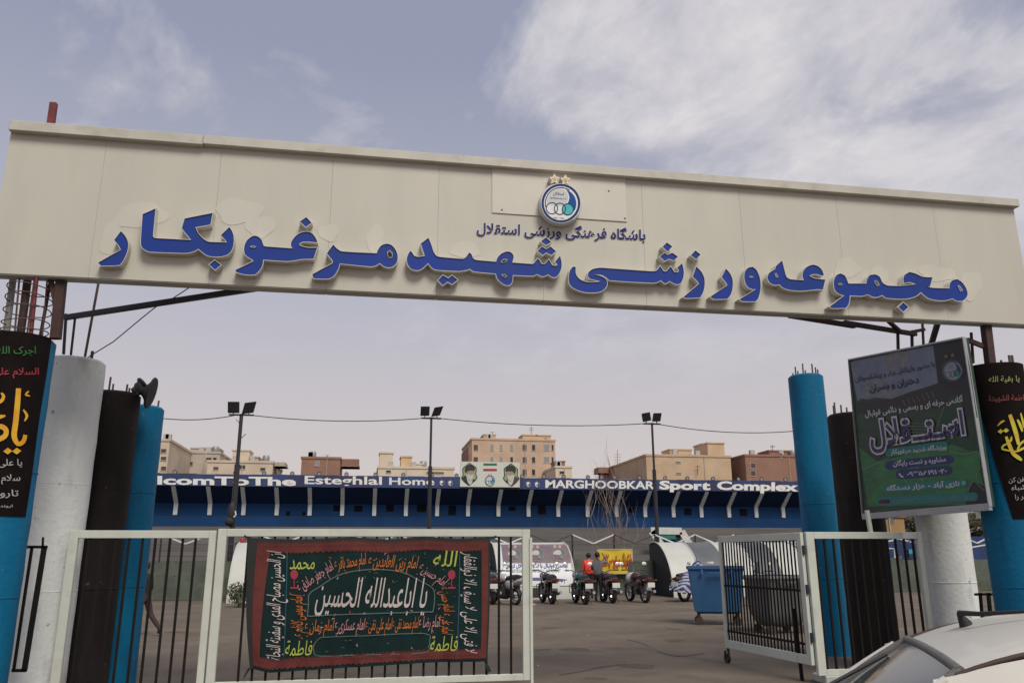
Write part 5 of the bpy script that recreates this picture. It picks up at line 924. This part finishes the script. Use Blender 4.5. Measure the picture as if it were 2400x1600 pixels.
moto('dark green motorcycle beside the man in the grey shirt', 1378, 1417, 1, (.008, .055, .045), (.012, .02, .02))
moto('maroon motorcycle in front of the yellow banner', 1442, 1414, -2, (.055, .018, .018), (.02, .015, .015))
moto('dark motorcycle with red tail, white fairing and windscreen, right of the yellow banner', 1522, 1413, 7, (.06, .014, .012), (.42, .42, .40), screen=True)
moto('motorcycle under a blue and white striped cover, beside the striped hut', 1592, 1410, -60, (.03, .03, .03), (.02, .02, .02), tarp=True)
moto('black motorcycle seen through the bars near the hinge of the open gate leaf', 1868, 1425, 25, (.02, .02, .022), (.30, .30, .30), screen=True)
moto('white tanked motorcycle behind the blue bin, mirror showing above it', 1694, 1412, -30, (.40, .40, .38), (.03, .03, .03))
# ------------------------------------------------------------------ wheeled bins
def bin_(label, loc, rz, L_, D_, Hh, mt, rounded=False):
    t = thing('wheeled_bin', label, 'bin', loc, None, rz); M = Matrix.Rotation(rz, 3, 'Z'); p = V(loc); w = lambda x, y, z: p + M @ V((x, y, z)); b = MB()
    secs = [(.20, .36, .28), (.24, .41, .36), (.55, .45, .42), (.97, .49, .48), (1.0, .52, .52), (1.045, .52, .52), (1.05, .505, .5)] if not rounded else [(.12, .26, .2), (.2, .38, .32), (.4, .46, .42), (.95, .49, .47), (1.0, .52, .52), (1.05, .5, .5)]
    n = 20
    for z, hx, hy in secs:
        for k in range(n): a = 2 * pi * (k + .5) / n; ca, sa = cos(a), sin(a); q = max(abs(ca), abs(sa)); e = .86; f_ = (1 - e) + e / q; b.v.append(w(hx * L_ * ca * f_ * .97, hy * D_ * sa * f_ * .97, z * Hh))
    for i in range(len(secs) - 1):
        for k in range(n): b.f.append([i * n + k, i * n + (k + 1) % n, (i + 1) * n + (k + 1) % n, (i + 1) * n + k]); b.m.append(0)
    b.f.append(list(reversed(range(n)))); b.m.append(0); b.f.append([(len(secs) - 1) * n + k for k in range(n)]); b.m.append(1); b.build('body', [mt, M_dark], t, 40)
    for x in (-.25, .25):
        b = MB(); b.beam(w(x * L_, -.52 * D_, .9 * Hh), w(x * L_, -.52 * D_, .985 * Hh), .06, .03); b.build('rib', mt, t, bevel=.006)
    b = MB(); b.beam(w(-.14 * L_, -.545 * D_, .93 * Hh), w(.14 * L_, -.545 * D_, .93 * Hh), .03, .03); b.build('handle', mt, t)
    for x in (-.33, .33):
        for y in (-.26, .26):
            c = w(x * L_, y * D_, .09); b = MB(); b.tube([c + V((0, 0, .2 * Hh - .07)), c + V((0, 0, .06))], .03, 8); ct = b.build('caster', M_rust, t); b = MB(); d = M @ V((.35, .94, 0)); b.tube([c - d * .03, c + d * .03], .09, 16); b.build('caster_wheel', mat('brown_wheel', (.07, .045, .035), .7), ct, 40)
M_binb = mat('bin_blue_plastic', (.022, .095, .225), .6, var=.2, scale=1.5, stain=((.05, .09, .16), .45)); M_bing = mat('bin_grey_plastic', (.13, .135, .135), .6, var=.2, scale=2, stain=((.14, .13, .12), .4))
q = onZ(1684, 1462); bin_('scuffed blue four wheeled bin by the open gate leaf', (q.x, q.y, 0), radians(-20), 1.36, 1.05, 1.28, M_binb)
q = onZ(1828, 1482); bin_('dark grey rounded bin behind the bars of the open gate leaf', (q.x, q.y, 0), radians(10), 1.1, .95, 1.12, M_bing, True)
# ------------------------------------------------------------------ plants
def leaf_cloud(b, blobs, n, s, m=(0, 1)):
    for _ in range(n):
        c, r = random.choice(blobs); d = V((random.gauss(0, 1), random.gauss(0, 1), random.gauss(0, 1))).normalized() * (random.random() ** .4); p = V(c) + V((d.x * r[0], d.y * r[1], d.z * r[2])); a = V((random.gauss(0, 1), random.gauss(0, 1), random.gauss(0, 1))).normalized() * s * random.uniform(.6, 1.3); e = a.orthogonal().normalized() * s * .5
        b.add([p - a, p + e, p + a, p - e], [(0, 1, 2, 3)], random.choice(m))
M_lf1 = mat('leaf_olive', (.055, .065, .03), .8, var=.4, scale=4); M_lf2 = mat('leaf_grey_green', (.10, .115, .08), .8, var=.3, scale=4); M_lf3 = mat('leaf_dry', (.085, .06, .028), .85, var=.4, scale=4); M_bark = mat('bark', (.10, .075, .055), .9, var=.35, scale=10); M_twig = mat('bare_twig', (.24, .19, .155), .9, var=.3, scale=6)
q = onZ(562, 1422); t = thing('shrub', 'small grey green shrub in front of the plain white hut', 'shrub', q); b = MB(); leaf_cloud(b, [(q + V((-.12, 0, .5)), (.38, .35, .3)), (q + V((.3, .1, .55)), (.4, .4, .32)), (q + V((.05, -.1, .25)), (.4, .35, .25))], 900, .05, (0, 1)); b.build('foliage', [M_lf1, M_lf2], t)
b = MB()
for k in range(6): b.tube([q + V((0, 0, 0)), q + V((random.uniform(-.3, .4), random.uniform(-.2, .2), random.uniform(.4, .7)))], [.02, .008], 5)
b.build('stem', M_bark, t)
for lab, u, vt, rx, Y in (('dry brownish tree behind the brick hut, under the billboard', 2133, 1205, 2.0, 66), ('dry brown tree between the white pillar and the rightmost blue pillar', 2296, 1196, 2.6, 64)):
    p = onY(u, vt, Y); t = thing('tree', lab, 'tree', (p.x, Y, 0)); b = MB(); h = p.z; leaf_cloud(b, [(V((p.x + random.uniform(-rx, rx) * .6, Y + random.uniform(-1, 1), h * f_)), (rx * random.uniform(.35, .6), rx * .5, h * .14)) for f_ in (.45, .55, .62, .7, .78, .85, .9, .55, .7)], 3200, .16, (0, 1)); b.build('crown', [M_lf1, M_lf3], t)
    b = MB(); b.tube([(p.x, Y, 0), (p.x + .1, Y, h * .4), (p.x, Y, h * .75)], [.2, .15, .05], 8)
    for k in range(6): b.tube([(p.x + .05, Y, h * (.3 + .06 * k)), (p.x + random.uniform(-1, 1) * rx * .6, Y + random.uniform(-.8, .8), h * (.55 + .06 * k))], [.07, .02], 6)
    b.build('trunk', M_bark, t)
p = onY(1448, 1290, 34.6); t = thing('bare_tree', 'bare thin twigged tree in front of the grandstand, above the yellow banner', 'tree', (p.x, 34.6, 0))
bt = MB(); bl = MB()
def twig(q, d, l, r, n, depth):
    pts = [q]; 
    for i in range(5): d = (d + V((random.gauss(0, .10), random.gauss(0, .10), random.gauss(.05, .05)))).normalized(); pts.append(pts[-1] + d * l / 5)
    (bl if depth else bt).tube(pts, [r * (1 - .75 * i / 5) for i in range(6)], 5 if depth else 7, 0, False)
    if depth < 3:
        for k in range(n):
            i = random.randint(1, 5); az = random.uniform(0, 2 * pi); twig(pts[i], (d * .75 + V((cos(az) * .42, sin(az) * .42, .35))).normalized(), l * random.uniform(.45, .75), r * .5, max(2, n - 1), depth + 1)
for k in range(5):
    az = 2 * pi * k / 5 + .4; twig(V((p.x + .35 * cos(az), 34.6 + .2 * sin(az), 0)), V((cos(az) * .08, sin(az) * .1, 1)).normalized(), 3.3, .034, 4, 0)
bt.build('trunk', M_twig, t, 60); bl.build('limbs', M_twig, t, 60)
# ------------------------------------------------------------------ people
M_skin = mat('skin', (.30, .17, .115), .6, var=.1)
def person(label, loc, rz, J, mats, zone, scale=1.0, hair=(.012, .010, .009)):
    """one continuous skinned body; J: joint -> (pos, radius); zone picks a material from the bone"""
    t = thing('person', label, 'person', loc, None, rz); p = V(loc); M = Matrix.Rotation(rz, 3, 'Z'); w = lambda q: p + M @ (V(q) * scale)
    D = {'pelvis': ((0, 0, .93), .135), 'waist': ((0, 0, 1.06), .125), 'chest': ((0, .0, 1.27), .145), 'neck': ((0, .01, 1.46), .058), 'jaw': ((0, .035, 1.54), .070), 'skull': ((0, .02, 1.62), .092), 'crown': ((0, .01, 1.68), .07)}
    for s, k in (('L', -1), ('R', 1)): D.update({'sh' + s: ((k * .17, 0, 1.40), .068), 'el' + s: ((k * .22, -.02, 1.13), .045), 'wr' + s: ((k * .21, .06, .90), .030), 'pa' + s: ((k * .21, .08, .84), .034), 'hip' + s: ((k * .09, 0, .88), .10), 'kn' + s: ((k * .10, .03, .49), .066), 'an' + s: ((k * .10, -.01, .09), .046), 'toe' + s: ((k * .12, .14, .04), .036)})
    D.update(J); bones = [('pelvis', 'waist'), ('waist', 'chest'), ('chest', 'neck'), ('neck', 'jaw'), ('jaw', 'skull'), ('skull', 'crown')]
    for s, k in (('L', -1), ('R', 1)):
        bones += [('chest', 'sh' + s), ('sh' + s, 'el' + s), ('el' + s, 'wr' + s), ('wr' + s, 'pa' + s), ('pelvis', 'hip' + s), ('hip' + s, 'kn' + s), ('kn' + s, 'an' + s), ('an' + s, 'toe' + s)]
        a, c = V(D['wr' + s][0]), V(D['pa' + s][0]); d = (c - a).normalized(); sd = d.cross(V((0, 1, .2))).normalized()
        for i in range(4): o_ = sd * (i - 1.5) * .019; D['f%d%s' % (i, s)] = (tuple(c + o_ + d * .045), .009); D['g%d%s' % (i, s)] = (tuple(c + o_ * 1.1 + d * (.085 - .008 * abs(i - 1.3)) + V((0, .012, 0))), .008); bones += [('pa' + s, 'f%d%s' % (i, s)), ('f%d%s' % (i, s), 'g%d%s' % (i, s))]
        D['th' + s] = (tuple(a.lerp(c, .5) + sd * -.042 + d * .02), .010); bones += [('wr' + s, 'th' + s)]
    D['nose'] = ((D['jaw'][0][0] + (D['skull'][0][0] - D['jaw'][0][0]) * .4, D['skull'][0][1] + .105, D['jaw'][0][2] + .035), .014); bones += [('skull', 'nose')]
    names = list(D); me = bpy.data.meshes.new('body'); me.from_pydata([V(D[n][0]) * scale for n in names], [(names.index(a), names.index(c)) for a, c in bones], [])
    o = bpy.data.objects.new('tmp', me); COL.objects.link(o); o.modifiers.new('s', 'SKIN'); me.skin_vertices.new() if not me.skin_vertices else None
    for i, n in enumerate(names): me.skin_vertices[0].data[i].radius = (D[n][1] * scale,) * 2; me.skin_vertices[0].data[i].use_root = n == 'pelvis'
    ss = o.modifiers.new('u', 'SUBSURF'); ss.levels = 2; ss.render_levels = 2; bpy.context.view_layer.update()
    m2 = bpy.data.meshes.new_from_object(o.evaluated_get(bpy.context.evaluated_depsgraph_get())); bpy.data.objects.remove(o); m2.name = 'body'; m2.materials.clear()
    for q in mats: m2.materials.append(q)
    seg = [(a, c, V(D[a][0]) * scale, V(D[c][0]) * scale) for a, c in bones]
    for f in m2.polygons:
        c = f.center; best = None
        for a, e, p0, p1 in seg:
            d = p1 - p0; tt = max(0, min(1, (c - p0).dot(d) / max(d.length_squared, 1e-9))); L_ = (c - p0 - d * tt).length
            if best is None or L_ < best[0]: best = (L_, a, e, tt)
        f.material_index = zone(best[1], best[2], best[3]); f.use_smooth = True
    ob = bpy.data.objects.new('body', m2); COL.objects.link(ob); ob.parent = t; ORG[ob] = (p, rz)
    b = MB(); hc = V(D['skull'][0]) + V((0, -.025, .03)); n0 = len(b.v); b.ball((0, 0, 0), (.098, .105, .10), 0, 14, 10); b.v = [w(hc + q + V((0, -.006, .012))) for q in b.v]
    kill = [i for i, q in enumerate(b.v)]; b.build('hair', mat('hair_%d' % int(hair[0] * 1000), hair, .7), t, 70)
    for k in (-1, 1):
        b = MB(); s0 = V(D['skull'][0]); b.ball(w(s0 + V((k * .036, .088, -.012))), .010 * scale); b.build('eye', M_dark, t, 60); b = MB(); b.ball(w(s0 + V((k * .096, .0, -.025))), (.014, .022, .03)); b.build('ear', mats[0], t, 60)
    b = MB(); s0 = V(D['jaw'][0]); b.ball(w(s0 + V((0, .068, .0))), (.022 * scale, .008, .006)); b.build('mouth', mat('lips', (.22, .07, .06), .6), t, 60)
    return t
def zone_std(a, c, tt):
    if a[:2] in ('an',) : return 3
    if a[:3] in ('kn' + a[2:3],) and c[:2] == 'an' and tt > .9: return 3
    if a in ('neck', 'jaw', 'skull') or c in ('jaw', 'skull', 'crown', 'nose'): return 0
    if a[:2] in ('wr', 'pa') or a[0] in 'fg' and a[1].isdigit() or c[:2] == 'th': return 0
    if a[:2] in ('hi', 'kn') or c[:3] == 'hip' or (a == 'pelvis' and tt < .3): return 2
    if a[:2] == 'el' and tt > .35: return 4
    return 1
cl = lambda n, c: mat('cloth_' + n, c, .85, var=.2, scale=8, bump=.2, bscale=30)
q = onZ(1403, 1410)
person('man in grey shirt seen from behind, hand raised to his head, beside yellow banner', (q.x, q.y, 0), radians(-38), {'elR': ((.30, .22, 1.38), .048), 'wrR': ((.17, .26, 1.60), .034), 'paR': ((.13, .24, 1.66), .036), 'elL': ((-.25, .04, 1.14), .05), 'wrL': ((-.20, .24, 1.12), .034), 'paL': ((-.18, .31, 1.14), .034), 'chest': ((0, .01, 1.27), .165), 'waist': ((0, 0, 1.06), .15)},
       [M_skin, cl('grey_shirt', (.13, .125, .135)), cl('dark_trousers', (.018, .016, .018)), M_black, cl('grey_shirt', (.13, .125, .135))], zone_std, .98)
q = onZ(1386, 1404)
person('person in a bright orange jacket behind the green motorcycle', (q.x, q.y + .25, 0), radians(-10), {'chest': ((0, 0, 1.27), .19), 'waist': ((0, 0, 1.06), .19), 'pelvis': ((0, 0, .93), .17), 'shL': ((-.19, 0, 1.41), .085), 'shR': ((.19, 0, 1.41), .085)},
       [M_skin, mat('orange_jacket', (.70, .045, .015), .6, var=.2, scale=6), cl('black_trousers', (.015, .014, .016)), M_black, MATS['orange_jacket']], zone_std, .97)
q = onZ(331, 1490)
person('person in black striding behind the left blue pillar', (q.x, q.y, 0), radians(75), {'knL': ((-.10, .18, .50), .07), 'anL': ((-.10, .22, .09), .05), 'toeL': ((-.11, .36, .04), .038), 'knR': ((.10, -.12, .50), .07), 'anR': ((.10, -.40, .16), .05), 'toeR': ((.11, -.36, .05), .038), 'chest': ((0, .05, 1.27), .16), 'neck': ((0, .08, 1.45), .058), 'jaw': ((0, .12, 1.53), .07), 'skull': ((0, .10, 1.61), .092), 'crown': ((0, .09, 1.67), .07)},
       [M_skin, cl('black_coat', (.016, .014, .017)), cl('maroon_trousers', (.05, .022, .026)), M_black, MATS['cloth_black_coat']], zone_std, .86)
q = V(onY(2098, 1325, 36)); q.z = 0
person('distant person in orange seen through the fixed gate panel, in front of the blue dugout', (q.x, 36, 0), radians(170), {}, [M_skin, MATS['orange_jacket'], MATS['cloth_black_trousers'], M_black, MATS['orange_jacket']], zone_std, .76)
q = V(onY(2110, 1320, 36.6)); q.z = 0
person('distant person in dark red beside the orange one, in front of the blue dugout', (q.x, 36.6, 0), radians(190), {}, [M_skin, cl('dark_red', (.16, .03, .04)), MATS['cloth_black_trousers'], M_black, MATS['cloth_dark_red'] if 'cloth_dark_red' in MATS else M_skin], zone_std, .92)
# ------------------------------------------------------------------ white car in the near right corner
NC, FC = onZ(2262, 1565, 1.25), onZ(2130, 1490, 1.25); lat = (NC - FC); lat.z = 0; WR = lat.length; lat.normalize(); fw = V((lat.y, -lat.x, 0))
if fw.x > 0: fw = -fw
org = (NC + FC) / 2; org.z = 0; rzc = atan2(fw.y, fw.x)
CAR = thing('parked_car', 'white saloon car with black roof aerial in the near right corner', 'car', org, None, rzc); cw = lambda x, y, z: org + fw * x + V((-fw.y, fw.x, 0)) * y + V((0, 0, z))
M_carp = mat('car_white_paint', (.60, .58, .52), .38, var=.03, coat=.25); M_gask = mat('grey_rubber_gasket', (.14, .135, .125), .6, var=.25, scale=20); M_gask2 = mat('brown_gasket', (.06, .035, .03), .6); M_glass = mat('car_glass', (.055, .065, .06), .08, var=.05)
class CB(MB):
    def gr(s, f, nu, nv, m=0): s.grid(lambda a, c: cw(*f(a, c)), nu, nv, m)
    def tub(s, pts, r, seg=8, m=0): s.tube([cw(*q) for q in pts], r, seg, m)
hw = WR / 2
def roofz(x, y): e = min(1, max(0, -x) / .5); e2 = min(1, max(0, x + 1.35) / .45); return 1.25 + .105 * (1 - (1 - e) ** 2) * (1 - .5 * (1 - e2) ** 2) + .035 * (1 - (y / hw) ** 2) * (.3 + .7 * e)
b = CB(); b.gr(lambda a, c: (-1.35 * a, hw * (2 * c - 1) * (1 + .02 * a), roofz(-1.35 * a, hw * (2 * c - 1)) - .012 * (abs(2 * c - 1) ** 8)), 30, 20); b.build('roof', M_carp, CAR, 60)
yb = .70; zs = .81                                     # belt line
def side(s, x): e = min(1, max(0, (x + 1.35) / 1.35)); return s * hw * 1.01
xw = .50
b = CB(); bow = lambda c: .07 * (1 - (2 * c - 1) ** 2)
b.gr(lambda a, c: (.015 + (xw - .015) * a + bow(c) * a, (2 * c - 1) * (hw * .93 + (hw * 1.06 - hw * .93) * a), roofz(0, hw * (2 * c - 1)) - .012 - (roofz(0, 0) - .05 - zs) * a + .03 * sin(pi * a)), 12, 14); b.build('windscreen', M_glass, CAR, 60)
b = CB(); b.tub([(.012, hw * (2 * c / 12 - 1) * .97, roofz(0, hw * (2 * c / 12 - 1)) - .012) for c in range(13)], .017, 8)
for s in (-1, 1): b.tub([(.01 + xw * a, s * (hw * .95 + (hw * 1.08 - hw * .95) * a), roofz(0, hw) - .012 - (roofz(0, 0) - .05 - zs) * a + .03 * sin(pi * a)) for a in [k / 8 for k in range(9)]], .018, 8)
b.tub([(xw + bow(c / 10) * 1.0, (2 * c / 10 - 1) * hw * 1.06, zs + .012) for c in range(11)], .02, 8); b.build('windscreen_gasket', M_gask, CAR, 60)
for s in (-1, 1):
    b = CB(); b.tub([(.06 + (xw - .0) * a, s * (hw * 1.02 + (hw * 1.15 - hw * 1.02) * a), roofz(0, hw) - .035 - (roofz(0, 0) - .06 - zs) * a + .025 * sin(pi * a)) for a in [k / 8 for k in range(9)]], .016, 8); b.build('front_roof_post', M_carp, CAR, 60)
    b = CB(); b.tub([(.03 - 1.40 * a, s * hw * (1.015 + .02 * a), roofz(.0 - 1.40 * a, hw) - .022) for a in [k / 24 for k in range(25)]], .009, 8); b.build('drip_rail', M_gask2, CAR, 60)
    b = CB(); b.gr(lambda a, c: (.10 - 1.62 * a, s * (hw * 1.03 + (.075) * c), roofz(.02 - 1.38 * a, hw) - .035 - .10 * c), 24, 3); b.build('door_frame', M_carp, CAR, 60)
    b = CB(); b.tub([(.16 - 1.62 * a, s * (hw * 1.03 + .08), roofz(.02 - 1.38 * a, hw) - .14) for a in [k / 24 for k in range(25)]], .013, 8); b.build('window_gasket', M_gask2, CAR, 60)
    for x0, x1, xa_, xb_ in ((.12, -.50, .40, -.52), (-.58, -1.30, -.60, -1.42)):
        b = CB(); b.gr(lambda a, c: ((x0 + (x1 - x0) * a) * (1 - c) + (xa_ + (xb_ - xa_) * a) * c, s * (hw * 1.03 + .078 + (.72 - hw * 1.03 - .078) * c), (roofz((x0 + (x1 - x0) * a) - .1, hw) - .135) * (1 - c) + zs * c), 8, 6); b.build('side_window', M_glass, CAR, 60)
    b = CB(); b.tub([(-.54, s * (hw * 1.03 + .075), roofz(-.5, hw) - .13), (-.56, s * .715, zs)], .03, 8); b.tub([(-1.32, s * (hw * 1.03 + .06), roofz(-1.2, hw) - .12), (-1.62, s * .70, zs)], .07, 8); b.build('roof_post', M_carp, CAR, 60)
b = CB(); b.gr(lambda a, c: (-1.36 - .42 * a, (2 * c - 1) * (hw + (.64 - hw) * a), roofz(-1.35, hw * (2 * c - 1)) - .01 - (.37) * a), 6, 8); b.build('rear_window', M_glass, CAR, 60)
prof = [(1.72, .42, .62), (1.70, .66, .64), (1.55, .74, .68), (.80, .86, .73), (.1, .875, .80), (-1.0, .88, .80), (-1.75, .88, .76), (-2.30, .84, .72), (-2.42, .72, .68), (-2.43, .40, .66)]
b = CB(); n = len(prof)
rows = []
for x, z, hy in prof:
    rows.append([(x, 0, .28), (x, hy * .92, .28), (x, hy * 1.0, .45), (x, hy * 1.02, z * .78), (x, hy * .95, z), (x, 0, z + .025)])
for s in (-1, 1):
    b.add([cw(q[0], s * q[1], q[2]) for r in rows for q in r], [(6 * i + j, 6 * i + j + 1, 6 * i + j + 7, 6 * i + j + 6) for i in range(n - 1) for j in range(5)])
    for i in (0, n - 1): b.add([cw(q[0], s * q[1], q[2]) for q in rows[i]], [tuple(range(6))])
b.build('body', M_carp, CAR, 50)
for x in (1.05, -1.55):
    for s in (-1, 1):
        b = CB(); b.tub([(x, s * .60, .29), (x, s * .80, .29)], .29, 24); wl = b.build('wheel', M_black, CAR, 40); b = CB(); b.tub([(x, s * .79, .29), (x, s * .815, .29)], .18, 20); b.build('rim', M_chr, wl, 40)
for s in (-1, 1): b = CB(); b.gr(lambda a, c: (1.725, s * (.34 + .24 * a), .48 + .14 * c), 2, 2); b.build('headlight', M_chr, CAR)
for s in (1,): b = CB(); b.tub([(.62, s * .72, .92), (.58, s * .86, .95)], [.03, .02], 8); b.tub([(.60, s * .80, .97), (.60, s * .95, .97)], .065, 10); b.build('door_mirror', M_black, CAR, 50)
b = CB(); b.tub([(1.76, -.6, .36), (1.79, 0, .36), (1.76, .6, .36)], .06, 8); b.build('bumper', M_gask, CAR, 50)
b = CB(); b.tub([(xw - .02, -.30, zs + .06), (.32, -.33, 1.06)], .008, 6); b.tub([(.40, -.24, 1.06), (.12, -.38, 1.19)], .009, 6); b.build('wiper', M_black, CAR, 50)
A0 = onZ(2258, 1459, 1.335); A1 = A0 + V((-.012, 0, .038)); A2 = onZ(2345, 1440, 1.385)
b = MB(); b.tube([A0 + V((.01, 0, -.008)), A0 + V((.004, 0, .004)), A0.lerp(A1, .6), A1], [.026, .022, .014, .011], 10); b.tube([A1, A1 + (A2 - A1) * .5, A2 + V((.1, -.02, .012))], [.011, .009, .006], 8); b.build('aerial', M_black, CAR, 50)
